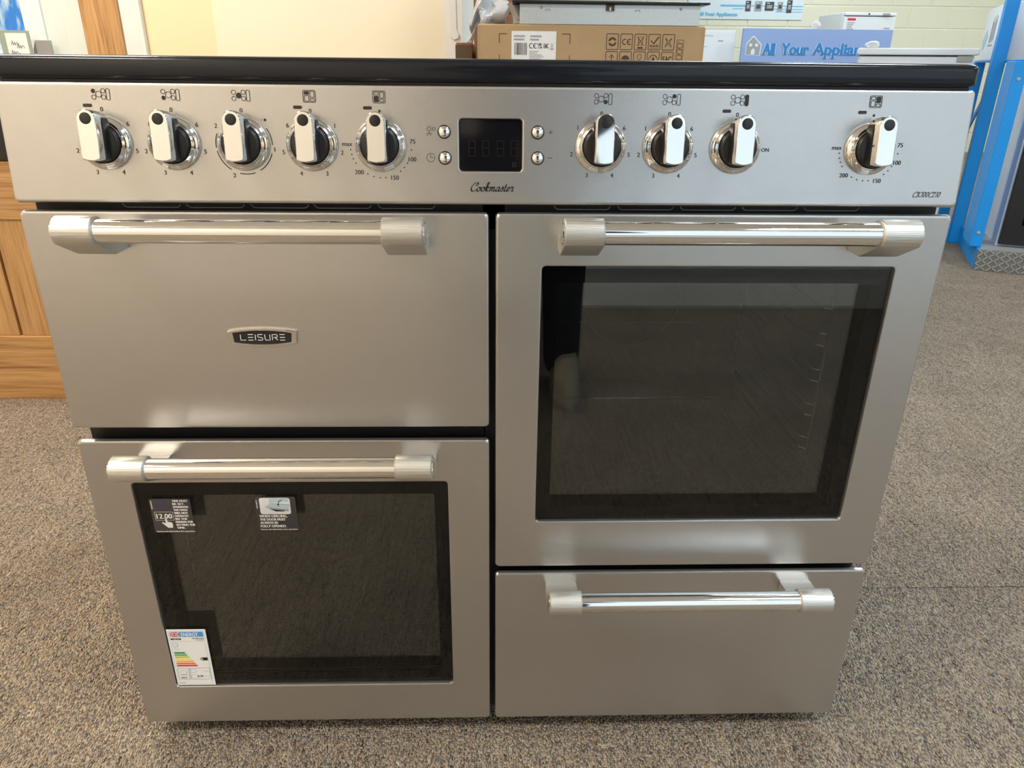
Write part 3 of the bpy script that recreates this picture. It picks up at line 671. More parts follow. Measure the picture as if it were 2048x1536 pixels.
ik.mb.build('grill_sticker', dL, smooth=None, label='dark sticker with an open grill door drawing')
# energy label (a card standing inside the window edge)
ik = door_ink(.0021); u0, u1, v0, v1 = -.4422, -.3925, .0995, .1985
ik.mb.box(u0-.0008, u1+.0018, .0021, .0026, v0, v1, 'label_white')
def eu(a): return u0+a*(u1-u0)
def ev(a): return v0+a*(v1-v0)
ik.rr(eu(.03), eu(.97), ev(.015), ev(.975), .002, .0004, 'pale_blue', None, 1.5)
ik.rect(eu(.33), eu(.955), ev(.875), ev(.96), 'e_blue', 2); ik.text('ENERGY', eu(.37), ev(.917), .0058, 'white_print', 'l', 3, width=.0225, bold=.00035)
ik.rect(eu(.06), eu(.32), ev(.875), ev(.96), 'e_navy', 2)
fx0, fx1, fz0, fz1 = eu(.06), eu(.32), ev(.875), ev(.96)
ik.stroke([(fx0, fz0), (fx1, fz1)], .0018, 'white_print', k=2.5); ik.stroke([(fx0, fz1), (fx1, fz0)], .0018, 'white_print', k=2.7)
ik.stroke([(fx0, fz0), (fx1, fz1)], .0006, 'e_red', k=3); ik.stroke([(fx0, fz1), (fx1, fz0)], .0006, 'e_red', k=3.1)
ik.rect((fx0+fx1)/2-.0014, (fx0+fx1)/2+.0014, fz0, fz1, 'white_print', 3.5); ik.rect(fx0, fx1, (fz0+fz1)/2-.0014, (fz0+fz1)/2+.0014, 'white_print', 3.7)
ik.rect((fx0+fx1)/2-.0008, (fx0+fx1)/2+.0008, fz0, fz1, 'e_red', 4); ik.rect(fx0, fx1, (fz0+fz1)/2-.0008, (fz0+fz1)/2+.0008, 'e_red', 4.2)
ik.poly(rrect(eu(.06), eu(.34), ev(.822), ev(.850), .001, 3), 'e_black', 2); ik.text('LEISURE', eu(.21), ev(.836), .0016, 'white_print', k=3, width=.0095)
ik.text('CK100C210S', eu(.95), ev(.845), .0018, 'e_black', 'r', 2, width=.0155, bold=.0002); ik.rect(eu(.74), eu(.95), ev(.812), ev(.822), 'grey_line', 2)
ik.stroke([(eu(.05), ev(.795)), (eu(.95), ev(.795))], .0003, 'grey_line', k=2)
ik.rr(eu(.08), eu(.22), ev(.70), ev(.765), .0006, .0009, 'pale_blue', None, 2); ik.rr(eu(.11), eu(.20), ev(.71), ev(.745), .0003, .0004, 'pale_blue', 'white_print', 2)
ik.ring(eu(.13), ev(.665), .0015, .0003, 'grey_line', 2); ik.rect(eu(.18), eu(.24), ev(.650), ev(.657), 'grey_line', 2)
for i in range(7):
    a, b = .075, .355+.045*i; z = ev(.605-.0385*i)
    ik.poly([(eu(a), z), (eu(b), z), (eu(b+.03), z-.0013), (eu(b), z-.0026), (eu(a), z-.0026)], 'g%d' % (i+1), 2)
ik.poly([(eu(.74), ev(.478)), (eu(.80), ev(.505)), (eu(.955), ev(.505)), (eu(.955), ev(.452)), (eu(.80), ev(.452))], 'e_black', 2); ik.text('A', eu(.80), ev(.479), .0030, 'white_print', k=3, bold=.0003)
ik.rr(eu(.07), eu(.36), ev(.11), ev(.315), .0012, .0005, 'grey_line', None, 2); ik.rr(eu(.39), eu(.95), ev(.11), ev(.315), .0012, .0005, 'grey_line', None, 2)
ik.rr(eu(.14), eu(.29), ev(.205), ev(.275), .0005, .0008, 'pale_blue', None, 2); ik.rect(eu(.12), eu(.31), ev(.187), ev(.195), 'grey_line', 2); ik.text('63 L', eu(.21), ev(.142), .0030, 'e_black', k=2, width=.0075, bold=.0003)
ik.rr(eu(.42), eu(.57), ev(.235), ev(.295), .0004, .0007, 'pale_blue', None, 2); ik.rr(eu(.42), eu(.57), ev(.135), ev(.195), .0004, .0007, 'pale_blue', None, 2)
ik.text('kWh/cycle', eu(.93), ev(.258), .0014, 'grey_line', 'r', 2, width=.008); ik.text('0.78', eu(.66), ev(.165), .0028, 'e_black', k=2, width=.007, bold=.0003); ik.text('kWh/cycle', eu(.93), ev(.165), .0013, 'grey_line', 'r', 2, width=.0075)
ik.rect(eu(.06), eu(.22), ev(.038), ev(.048), 'grey_line', 2)
ik.mb.build('energy_label', dL, smooth=None, label='white energy label with rainbow bars')

# ================================================================== BACKGROUND THINGS
# oak base unit beside the cooker
CYF = 1.19
cb = thing('kitchen_base_unit', (-1.6, CYF+.3, 0), 'oak kitchen base unit with boarded door, beside the cooker', 'cabinet')
MB().box(-2.2, -1.0, CYF+.022, CYF+.58, 0, .87, 'oak_v').build('carcass', cb)
MB().box(-2.2, -1.0, CYF-.004, CYF+.03, .668, .86, 'worktop_black', .002).build('oven_front', cb, label='black glass oven front')
MB().box(-2.22, -.98, CYF-.02, CYF+.6, .87, .9, 'worktop_black', .003).build('worktop', cb)
MB().box(-2.2, -1.0, CYF, CYF+.022, .515, .662, 'oak_h', .002).build('top_rail', cb)
MB().box(-2.2, -1.0, CYF, CYF+.022, 0.0, .190, 'oak_h', .002).build('bottom_rail', cb)
for xx in (-2.2, -2.03, -1.86, -1.69, -1.52, -1.317, -1.114):
    x2 = min(xx+.1985 if xx >= -1.53 else xx+.1655, -1.0)
    MB().box(xx+.002, x2, CYF+.008, CYF+.022, .190, .515, 'oak_v', .003).build('board', cb)

# base unit under the carton (stands right behind the cooker)
bu = thing('plain_base_unit', (.27, 1.62, 0), 'plain white base unit behind the cooker, carrying a carton', 'cabinet')
MB().box(-.04, .60, 1.335, 1.95, .0, .84, 'appliance_white', .004).build('carcass', bu); MB().box(-.05, .61, 1.325, 1.96, .84, .868, 'worktop_black', .003).build('worktop', bu)
for x0, x1 in ((-.035, .278), (.282, .595)):
    d = MB().box(x0, x1, 1.317, 1.335, .10, .835, 'appliance_white', .003).build('door', bu)
    MB().tube([((x0+x1)/2-.06, 1.300, .79), ((x0+x1)/2+.06, 1.300, .79)], .005, 'chrome', 10).box((x0+x1)/2-.058, (x0+x1)/2-.052, 1.300, 1.318, .787, .793, 'chrome').box((x0+x1)/2+.052, (x0+x1)/2+.058, 1.300, 1.318, .787, .793, 'chrome').build('handle', d)
# carton
ct = thing('carton', (.262, 1.6, .868), 'flat brown cardboard carton printed with handling symbols, standing behind the cooker', 'carton')
CF = 1.35; CX0, CX1, CZ0, CZ1 = -.037, .562, .8685, .998
MB().box(CX0, CX1, CF, CF+.54, CZ0, CZ1, 'kraft', .004).build('box', ct)
MB().box(CX0-.0005, CX0+.004, CF-.0006, CF+.3, CZ0+.002, CZ1-.004, 'kraft').box(CX1-.004, CX1+.0008, CF-.0006, CF+.3, CZ0+.002, CZ1-.004, 'kraft').build('side_flap', ct)
B = 'print_brown'
def carton_ink(): return Ink(lambda u, v, l: Vector((u, CF-l, v)), lift=.0004)
for i in range(5):
    for j in range(2):
        ik = carton_ink(); x = .303+.0372*i; z = .978-.0425*j; ik.rr(x, x+.031, z-.0375, z, .002, .0016, B); cx, cz = x+.0155, z-.019
        if (i, j) == (0, 0): ik.ring(cx, cz, .0085, .005, B, a0=20, a1=170); ik.ring(cx, cz, .0085, .005, B, a0=200, a1=350)
        if (i, j) == (1, 0): ik.ring(cx-.004, cz, .0062, .0024, B, a0=60, a1=300); ik.ring(cx+.0085, cz, .0062, .0024, B, a0=60, a1=300); ik.rect(cx+.003, cx+.009, cz-.001, cz+.001, B)
        if (i, j) == (2, 0): ik.stroke([(cx-.006, cz+.012), (cx-.004, cz-.008), (cx+.004, cz-.008), (cx+.006, cz+.012)], .0015, B, True); ik.stroke([(cx-.009, cz+.013), (cx+.009, cz-.009)], .0013, B); ik.stroke([(cx+.009, cz+.013), (cx-.009, cz-.009)], .0013, B); ik.rect(cx-.007, cx+.007, cz-.016, cz-.012, B)
        if (i, j) == (3, 0): ik.stroke([(cx-.009, cz+.004), (cx-.002, cz-.004), (cx+.011, cz+.013)], .0035, B); ik.text('RoHS', cx, cz-.009, .0055, B, width=.022, bold=.0008); ik.rect(cx-.011, cx+.011, cz-.0155, cz-.0145, B)
        if (i, j) == (4, 0): ik.ring(cx-.014, cz, .010, .0016, B, a0=-55, a1=55); ik.ring(cx+.014, cz, .010, .0016, B, a0=125, a1=235); ik.stroke([(cx-.009, cz+.010), (cx, cz+.003), (cx+.009, cz+.010)], .0015, B); ik.stroke([(cx-.009, cz-.012), (cx, cz-.004), (cx+.009, cz-.012)], .0015, B); ik.disc(cx, cz-.001, .0018, B)
        if (i, j) == (0, 1): ik.stroke([(cx, cz-.012), (cx, cz+.011)], .0018, B); ik.stroke([(cx-.006, cz+.004), (cx, cz+.012), (cx+.006, cz+.004)], .0018, B)
        if (i, j) == (1, 1): ik.poly([(cx+.011*math.cos(R(a)), cz+.010*math.sin(R(a))) for a in range(0, 181, 15)], B); ik.stroke([(cx, cz), (cx, cz-.011), (cx+.003, cz-.013)], .0015, B)
        if (i, j) == (2, 1): ik.stroke([(cx-.005, cz+.012), (cx-.005, cz+.004), (cx, cz-.001), (cx+.005, cz+.004), (cx+.005, cz+.012)], .0015, B, True); ik.stroke([(cx, cz-.001), (cx, cz-.012)], .0015, B); ik.stroke([(cx-.005, cz-.012), (cx+.005, cz-.012)], .0015, B)
        if (i, j) == (3, 1): ik.ring(cx, cz, .0115, .0014, B); ik.poly([(cx-.007, cz-.006), (cx+.007, cz-.006), (cx, cz+.008)], B); ik.ring(cx, cz+.002, .009, .0012, B, a0=20, a1=160)
        if (i, j) == (4, 1): ik.text('EAC', cx, cz, .017, B, width=.023, bold=.0014)
        ik.mb.build('handling_symbol', ct, smooth=None)
ik = carton_ink(); ik.rr(.490, .508, .905, .965, .0008, .0010, B)
for q in range(4): z = .951-.014*q; ik.rr(.4925, .5055, z-.005, z+.005, .0005, .0011, B); ik.stroke([(.4925, z+.009), (.5055, z+.004)], .001, B)
ik.mb.build('stacking_symbol', ct, smooth=None)
for (a, b), (c, d) in (((.020, .975), (.040, .975)), ((.020, .975), (.020, .953)), ((.185, .976), (.206, .976)), ((.206, .976), (.206, .953)), ((.020, .925), (.020, .89)), ((.206, .925), (.206, .89))): ik = carton_ink(); ik.stroke([(a, b), (c, d)], .0018, B); ik.mb.build('corner_mark', ct, smooth=None)
ik = Ink(lambda u, v, l: Vector((u, CF-.0004-l, v)), lift=.0004)
ik.rect(.052, .170, .893, .982, 'label_white')
for a, b, z in ((.058, .087, .970), (.101, .131, .970), (.058, .085, .962), (.101, .124, .962)): ik.rect(a, b, z-.002, z+.002, 'grey_line', 2)
x = .060
while x < .093:
    wd = random.choice((.0006, .0011, .0017)); ik.rect(x, x+wd, .925, .954, 'e_black', 2); x += wd+random.choice((.0008, .0014))
ik.ring(.1045, .947, .0055, .0018, 'e_black', 2, a0=60, a1=300); ik.ring(.1155, .947, .0055, .0018, 'e_black', 2, a0=60, a1=300); ik.rect(.110, .1155, .9462, .9478, 'e_black', 2)
ik.text('UK', .127, .9505, .0055, 'e_black', k=2, width=.011, bold=.0008); ik.text('CA', .128, .9435, .0055, 'e_black', k=2, width=.010, bold=.0008); ik.text('EAC', .1435, .947, .011, 'e_black', k=2, width=.012, bold=.0008)
ik.stroke([(.155, .954), (.163, .942)], .0012, 'grey_line', k=2); ik.stroke([(.163, .954), (.155, .942)], .0012, 'grey_line', k=2); ik.rect(.154, .164, .938, .941, 'grey_line', 2)
for q in range(5): ik.rect(.0995, .0995+(.024, .020, .034, .038, .030)[q], .933-.0045*q, .9347-.0045*q, 'grey_line', 2)
for q in range(2): ik.rect((.058, .0995)[q], (.076, .165)[q], .905, .909, 'grey_line', 2)
ik.mb.build('shipping_label', ct, smooth=None, label='white shipping label with barcode')
# built-in hob on the carton
ih = thing('built_in_hob', (.31, 1.62, CZ1), 'built-in ceramic hob with galvanised tray and black glass top, lying on the carton', 'hob')
tr = MB().box(.073, .546, CF+.005, CF+.46, CZ1+.0005, 1.047, 'galvanised', .0015).build('metal_tray', ih)
MB().box(.052, .566, CF-.012, CF+.50, 1.0475, 1.054, 'worktop_black', .002).build('glass_top', ih)
MB().box(.298, .319, CF-.001, CF+.006, 1.032, 1.046, 'kraft_dark').box(.306, .310, CF-.002, CF+.006, 1.032, 1.040, 'galvanised').build('brown_clip', tr)
for x in (.140, .375): MB().box(x, x+.012, CF+.0035, CF+.0055, 1.0335, 1.0348, 'appliance_grey').box(x, x+.0014, CF+.0035, CF+.0055, 1.029, 1.0348, 'appliance_grey').box(x+.0106, x+.012, CF+.0035, CF+.0055, 1.029, 1.0348, 'appliance_grey').build('spring_slot', tr)
for x in (.129, .494): MB().lathe([(.0035, 0), (.0035, .001), (.0025, .002), (.0003, .002)], 'appliance_grey', 12, Matrix.Translation((x, CF+.005, 1.038))).build('screw', tr)
MB().poly([(.040, CF+.02, 1.0475), (.052, CF+.0, 1.0475), (.073, CF+.01, 1.012), (.060, CF+.05, 1.008)], 'appliance_grey').box(.058, .073, CF+.03, CF+.2, 1.0, 1.046, 'appliance_grey', .002).build('side_bracket', tr)
# crumpled bag and the board behind it
def crumple(name, cx, cy, cz, sx, sy, sz, m, label, cat, seed, amp=.35, sub=3):
    rn = random.Random(seed); q = bmesh.new(); bmesh.ops.create_icosphere(q, subdivisions=sub, radius=1)
    dirs = [(Vector((rn.uniform(-1, 1), rn.uniform(-1, 1), rn.uniform(-1, 1))).normalized(), rn.uniform(4, 11), rn.uniform(0, 6)) for _ in range(9)]
    for v in q.verts:
        d = 1+sum(math.sin(v.co.dot(a)*f_+p_) for a, f_, p_ in dirs)*amp/9*1.6; c = v.co*d
        c.z = max(c.z, -.62); v.co = Vector((cx+c.x*sx, cy+c.y*sy, cz+(c.z+.62)*sz))
    return MB().bm(q, m).build(name, smooth=25, label=label, cat=cat)
st = thing('storage_crate', (-.01, 1.72, 0), 'tall dark brown crate behind the wall end, partly hidden by the carton', 'crate')
MB().box(-.098, -.052, 1.45, 1.97, 0, .955, 'brown_board', .003).build('side_panel', st)
MB().box(-.098, -.052, 1.40, 1.45, 0, .95, 'kraft_dark', .003).build('front_panel', st)
bag = crumple('plastic_bag', -.012, 1.50, .9985, .052, .075, .046, 'bag_plastic', 'crumpled clear plastic bag lying on the carton end', 'bag', 3, .5, 4)
for v in bag.data.vertices:
    if v.co.x < -.042: v.co.z -= min(1, (-.042-v.co.x)/.012)*.045
    if v.co.x > -.0425 and v.co.z < .9988: v.co.z = .9988
wbn = MB().box(-.06, .13, 2.02, 2.04, 0, 1.35, 'brown_board', .002).build('wood_panel', label='dark brown wood panel standing behind the crumpled bag', cat='panel')
# torn paper on the wall end
tp = MB(); pts = [(-.150, 1.14), (-.128, 1.14), (-.126, 1.012), (-.118, .998), (-.122, .985), (-.136, .980), (-.150, .992)]
tp.loft([[(a, YB-.0015, b) for a, b in pts], [(a, YB-.003-.004*(1 if b < 1 else 0), b) for a, b in pts]], 'paper', True, True); tp.build('paper_scrap', label='torn white paper scrap stuck to the wall end', cat='paper')
# cards on the window sill
sc_ = thing('card_holder', (-1.66, YB-.06, WZ0), 'grey-green card holder with a handwritten note on the window sill', 'card holder')
MB().box(-1.737, -1.632, YB-.062, YB-.058, WZ0, .992, 'card_green', .001).build('backing_card', sc_)
MB().box(-1.628, -1.572, YB-.040, YB-.036, WZ0, .962, 'card_grey', .001).poly([(-1.629, YB-.06, WZ0), (-1.629, YB-.038, WZ0), (-1.629, YB-.038, .962), (-1.629, YB-.06, .93)], 'card_grey').build('side_card', sc_)
nt_ = Ink(lambda u, v, l: Vector((u, YB-.0622-l, v)), lift=.0004); nt_.rect(-1.716, -1.642, .862, .984, 'paper')
for i, (u, v) in enumerate(((-1.700, .945), (-1.682, .935), (-1.706, .915), (-1.680, .905))):
    nt_.stroke(smoothpath([(u, v), (u+.005, v+.014), (u+.007, v), (u+.012, v+.010), (u+.014, v), (u+.020, v+.009), (u+.026, v+.001)]), .0016, 'ink', k=2)
nt_.mb.build('handwritten_note', sc_, smooth=None)

# white under-counter freezer
fz = thing('undercounter_freezer', (1.97, 3.52, 0), 'white under-counter freezer with pale worktop lid, near the blue rack', 'freezer', world=False); fz.rotation_euler = (0, 0, R(-24.4))
FW, FH = .575, .997
MB().box(.012, FW-.012, .03, .58, .02, FH-.036, 'appliance_white', .006).build('cabinet', fz)
MB().box(.015, FW-.015, .0, .03, .06, FH-.04, 'appliance_white', .006).build('door', fz)
ld_ = MB(); plate(ld_, (0, FW, FH-.034, FH), -.02, .59, 'appliance_white', .010, .008); ld_.build('lid', fz)
MB().box(FW-.095, FW-.022, -.008, .01, FH-.066, FH-.036, 'appliance_grey', .003).build('handle', fz)
for x in (.05, FW-.05):
    for y in (.08, .53): MB().tube([(x, y, 0), (x, y, .025)], .02, 'black_plastic', 12).build('foot', fz)
crumple('crumpled_tissue', 2.035, 3.50, FH, .035, .025, .022, 'paper', 'small crumpled white tissue on the under-counter freezer lid', 'tissue', 5, .4, 2)
# sign board
sb = thing('sign_board', (2.47, 5.31, 0), 'lilac-blue sign board with house emblem and blue shop lettering', 'sign')
SBX, SBZ = 2.464, .61
bo = MB().box(1.895, 3.033, 5.30, 5.33, 0, 1.16, 'sign_lilac', .002).build('board', sb)
bo_mat_off = None
ik = Ink(lambda u, v, l: Vector((u, 5.30-l, v)), lift=.0015)
hx_, hz_ = 1.985, .985
ik.poly([(1.905+.02, .975), (1.905+.02, 1.055), (hx_-.01, 1.112), (2.045, 1.05), (2.040, .972)], 'sign_white', 1); ik.poly([(1.93, .98), (1.93, 1.05), (hx_-.01, 1.102), (2.037, 1.046), (2.033, .978)], 'sign_house', 2)
ik.disc(1.960, 1.045, .012, 'sign_white', 3); ik.disc(2.005, 1.045, .012, 'sign_white', 3); ik.poly([(1.968, .98), (1.968, 1.01), (1.983, 1.025), (1.997, 1.01), (1.997, .98)], 'sign_white', 3)
for k_, m_, bw in ((3, 'sign_white', .020), (4, 'sign_text', .011)):
    ik.text('All', 2.060, 1.020, .078, m_, 'l', k_, width=.085, bold=bw); ik.text('Your', 2.200, 1.022, .078, m_, 'l', k_, width=.205, bold=bw); ik.text('Appliances', 2.445, 1.024, .078, m_, 'l', k_, width=.525, bold=bw)
ik.mb.build('lettering', sb, smooth=None)
crumple('paper_bundle', 2.44, 5.315, 1.16, .035, .013, .035, 'paper', 'small white paper bundle on top edge of the sign board', 'paper', 8, .4, 2)
# white freezer by the sign
ff = thing('upright_freezer', (1.60, 5.7, 0), 'white upright freezer standing next to the sign board', 'freezer')
MB().box(1.30, 1.875, 5.46, 6.0, 0, 1.152, 'appliance_white', .006).build('cabinet', ff); MB().box(1.30, 1.875, 5.41, 5.455, .06, 1.150, 'appliance_white', .010).build('door', ff)
ik = Ink(lambda u, v, l: Vector((u, 5.41-l, v)), lift=.001); ik.rect(1.62, 1.70, 1.105, 1.115, 'pale_blue'); ik.rect(1.74, 1.78, 1.07, 1.078, 'grey_line'); ik.rect(1.62, 1.66, 1.03, 1.038, 'pale_blue'); ik.mb.build('door_print', ff, smooth=None)
# tall fridge at the far wall
tf = thing('tall_fridge', (3.62, 7.3, 0), 'white tall fridge with a red and grey energy sticker, in front of the far wall', 'fridge')
MB().box(3.375, 3.88, 7.04, 7.6, 0, 1.378, 'appliance_white', .008).build('cabinet', tf); MB().box(3.375, 3.88, 6.99, 7.035, .05, 1.345, 'appliance_white', .010).build('door', tf)
MB().box(3.380, 3.875, 6.985, 7.04, 1.350, 1.378, 'appliance_white', .006).build('top_panel', tf)
MB().box(3.74, 3.81, 6.978, 6.99, 1.352, 1.374, 'appliance_grey', .003).build('handle', tf); MB().box(3.60, 3.615, 6.980, 6.99, 1.36, 1.372, 'e_black', .002).build('indicator', tf)
ik = Ink(lambda u, v, l: Vector((u, 6.988-l, v)), lift=.0012); ik.rect(3.405, 3.49, 1.20, 1.33, 'label_white'); ik.rect(3.408, 3.487, 1.308, 1.328, 'e_red', 2)
for q in range(4): ik.rect(3.41, 3.41+(.07, .06, .05, .065)[q], 1.285-.018*q, 1.293-.018*q, 'grey_line', 2)
ik.rect(3.77, 3.83, 1.24, 1.248, 'grey_line'); ik.mb.build('sticker', tf, smooth=None)
# wall poster
po = MB(); po.box(2.10, 3.345, YFAR-.012, YFAR-.004, 1.357, 1.95, 'poster_white', .001)
ik = Ink(lambda u, v, l: Vector((u, YFAR-.012-l, v)), po, .002)
ik.rect(2.45, 2.72, 1.478, 1.496, 'poster_blue'); ik.rect(2.72, 3.34, 1.483, 1.492, 'poster_blue'); ik.rect(2.95, 3.34, 1.455, 1.462, 'poster_blue'); ik.rect(3.05, 3.34, 1.43, 1.436, 'poster_blue', 1); ik.rect(2.58, 2.70, 1.455, 1.462, 'poster_blue')
ik.text('All Your Appliances', 2.22, 1.405, .035, 'poster_blue', 'l', 2, width=.42, bold=.007)
for x, wd, h, m_ in ((2.72, .055, .10, 'poster_dark'), (2.82, .075, .095, 'sign_house'), (2.93, .095, .085, 'poster_dark'), (3.065, .055, .085, 'sign_house'), (3.165, .055, .12, 'poster_dark')):
    ik.rect(x, x+wd, 1.485-h/2, 1.485+h/2, m_, 2); ik.rect(x+wd*.2, x+wd*.8, 1.485-h*.25, 1.485+h*.15, 'grey_line' if m_ == 'poster_dark' else 'poster_dark', 3); ik.rect(x+wd*.15, x+wd*.5, 1.485+h*.3, 1.485+h*.38, 'sign_white', 3)
po.build('wall_poster', smooth=None, label='pale blue poster with small appliance pictures on the far wall', cat='poster')

# blue steel rack, turned a little
rk = thing('storage_rack', (2.35, 2.68, 0), 'bright blue steel storage rack with tread-plate base', 'rack', world=False); rk.rotation_euler = (0, 0, R(-24.4))
def rb(name, x0, x1, y0, y1, z0, z1, m='rack_blue', bev=.003, parent=rk): return MB().box(x0, x1, y0, y1, z0, z1, m, bev, 1).build(name, parent)
RW = 1.3
rb('base_platform', .012, RW, .012, .62, .0, .098, 'appliance_grey'); rb('base_side_plate', 0, .012, .0, .64, 0, .102); 
tpn = rb('tread_plate', 0, RW, -.003, .012, 0, .1, 'diamond_plate', .001)
tr_ = MB().box(-.0125, .0125, -.0045, .001, -.0030, .0030, 'tread_bar', .0015, 1)
t0 = None
for i in range(26):
    for j in range(6):
        x = .012+.0245*i; z = .010+.0165*j; ang = R(38) if (i+j) % 2 else R(-38)
        if t0 is None: t0 = tr_.build('tread_bar', tpn); o = t0
        else: o = t0.copy(); C.objects.link(o); o.parent = tpn
        o.location = (x, -.003, z); o.rotation_euler = (0, ang, 0)
rb('upright', -.034, .018, .055, .30, .102, .935)
rb('upright', -.046, .014, .642, .72, 0, 2.25); rb('upright', -.03, .03, 1.42, 1.48, 0, .934)
rb('upright', RW-.05, RW, .055, .105, .10, .94); rb('upright', RW-.045, RW, .625, .70, 0, 2.25); rb('upright', RW-.045, RW, 1.42, 1.48, 0, .934)
rb('foot_plate', -.115, -.0465, .645, .665, 0, .11)
rb('shelf', 0, RW, .03, .62, .935, .945); rb('front_beam', .019, RW-.05, .055, .085, .895, .935)
rb('shelf', -.025, RW, .725, 1.48, .935, .945)
MB().loft([[(.0, y, z-.022), (.0, y, z+.022), (.008, y, z+.022), (.008, y, z-.022)] for y, z in ((.721, .90), (1.419, .50))], 'rack_blue', True, True).build('diagonal_brace', rk)
MB().lathe([(.008, 0), (.008, .003), (.005, .005), (.0005, .005)], 'appliance_grey', 12, Matrix.Translation((-.008, .055, .17))).build('bolt', rk)
MB().lathe([(.008, 0), (.008, .003), (.005, .005), (.0005, .005)], 'appliance_grey', 12, Matrix.Translation((-.008, .055, .86))).build('bolt', rk)
# things standing on the rack (rack-local layout turned into world)
RM = Matrix.Translation((2.35, 2.68, 0)) @ Matrix.Rotation(R(-24.4), 4, 'Z')
def rack_thing(name, lx, ly, lz, label, cat):
    o = thing(name, RM @ Vector((lx, ly, lz)), label, cat, world=False); o.rotation_euler = (0, 0, R(-24.4)); return o
ov = rack_thing('built_in_oven', .375, .36, .098, 'black built-in oven with pale side panel standing on the tread-plate base', 'oven')
MB().box(-.28, .30, -.20, .24, 0, .72, 'appliance_white', .003).build('casing', ov)
MB().box(-.275, .30, -.232, -.20, .012, .50, 'worktop_black', .004).build('door', ov); MB().box(-.275, .30, -.232, -.20, .51, .72, 'worktop_black', .004).build('fascia', ov)
MB().box(-.20, .30, -.234, -.231, .11, .40, 'frit', .001).build('window', ov)
MB().tube([(-.22, -.262, .455), (.25, -.262, .455)], .009, 'chrome', 12).box(-.20, -.19, -.262, -.232, .450, .460, 'chrome').box(.22, .23, -.262, -.232, .450, .460, 'chrome').build('handle', ov)
for z in (.20, .28, .34): MB().box(-.18, -.10, -.2355, -.2338, z, z+.003, 'white_print').build('shelf_line', ov)
MB().box(-.284, -.280, -.21, .20, 0.0, .72, 'label_white', .001).build('side_film', ov)
b1 = rack_thing('printed_carton', .38, 1.06, .9455, 'white carton with grey-brown printed bars, on the back shelf of the blue rack', 'carton')
MB().box(-.40, .40, -.33, .33, 0, .27, 'label_white', .004).build('box', b1)
ik = Ink(lambda u, v, l: Vector((-.40-l, -u+.12, v)), lift=.001)
for i, (u, h0, h1) in enumerate(((.05, .09, .2), (.075, .08, .22), (.10, .09, .19), (.13, .10, .23), (.155, .09, .20), (.18, .10, .22))): ik.rect(u, u+.012, h0, h1, 'sign_house')
ik.rect(.04, .20, .07, .078, 'sign_house'); ik.poly([(-.2, .1), (-.1, .16), (-.02, .12), (-.12, .05)], 'pale_blue'); ik.mb.build('print', b1, smooth=None)
b2 = rack_thing('white_carton', .48, .32, .9455, 'plain white carton on the front shelf of the blue rack', 'carton')
MB().box(-.40, .40, -.25, .25, 0, .36, 'label_white', .004).build('box', b2)
ik = Ink(lambda u, v, l: Vector((u, -.25-l, v)), lift=.001); ik.rr(-.30, -.22, .14, .22, .01, .006, 'grey_line'); ik.rect(-.1, .2, .16, .2, 'grey_line'); ik.mb.build('print', b2, smooth=None)

# ================================================================== PHOTOGRAPHER (seen mirrored in the oven glass)
def ell(mb, c, r, rot=None, sub=3):
    q = bmesh.new(); bmesh.ops.create_icosphere(q, subdivisions=sub, radius=1)
    mx = Matrix.Translation(c) @ (rot or Matrix()) @ Matrix.Diagonal((*r, 1)); mb.bm(q, 'jacket', mx)
def chain(mb, pts, rad, n=12):
    """tapered limb with rounded ends"""
    P = [Vector(p) for p in pts]; Q, RR = [], []
    for i in range(len(P)-1):
        for k in range(4): t = k/4; Q.append(P[i].lerp(P[i+1], t)); RR.append(rad[i]*(1-t)+rad[i+1]*t)
    Q.append(P[-1]); RR.append(rad[-1]); mb.tube(Q, RR, 'jacket', n)
    ell(mb, P[0], (rad[0],)*3, sub=2); ell(mb, P[-1], (rad[-1],)*3, sub=2)
    for p, r_ in zip(P[1:-1], rad[1:-1]): ell(mb, p, (r_,)*3, sub=2)
pr = MB()
PX = .105
hips = [Vector((PX+s*.095, -1.325, .93)) for s in (-1, 1)]
knees = [Vector((PX+s*.100, -1.245, .505)) for s in (-1, 1)]
ank = [Vector((PX+s*.105, -1.270, .085)) for s in (-1, 1)]
for h, k, a in zip(hips, knees, ank): chain(pr, [h, h.lerp(k, .5)+Vector((0, .008, 0)), k, k.lerp(a, .35)+Vector((0, -.02, 0)), a], [.092, .082, .064, .064, .056])
ell(pr, Vector((PX, -1.325, .97)), (.165, .115, .12)); ell(pr, Vector((PX, -1.290, 1.10)), (.155, .115, .15)); ell(pr, Vector((PX, -1.250, 1.27)), (.175, .12, .165)); ell(pr, Vector((PX, -1.205, 1.385)), (.175, .095, .07))
chain(pr, [(PX, -1.21, 1.40), (PX, -1.165, 1.49)], [.062, .056])
HM = Matrix.Translation((PX-.01, -1.115, 1.575)) @ Matrix.Rotation(R(-38), 4, 'X')      # head frame, looks along +y and down
def hd(x, y, z): return HM @ Vector((x, y, z))
H3 = HM.to_3x3().to_4x4()
ell(pr, hd(0, -.012, .025), (.076, .096, .092), H3); ell(pr, hd(0, .018, -.045), (.058, .066, .072), H3); ell(pr, hd(0, .050, -.088), (.030, .026, .022), H3)
chain(pr, [hd(0, .084, .005), hd(0, .104, -.030)], [.009, .014]); ell(pr, hd(0, .078, .022), (.055, .016, .012), H3)
for s in (-1, 1): ell(pr, hd(s*.077, -.005, -.005), (.012, .020, .034), H3, 2)
PC = CAM-fwd*.017
hand_c = []
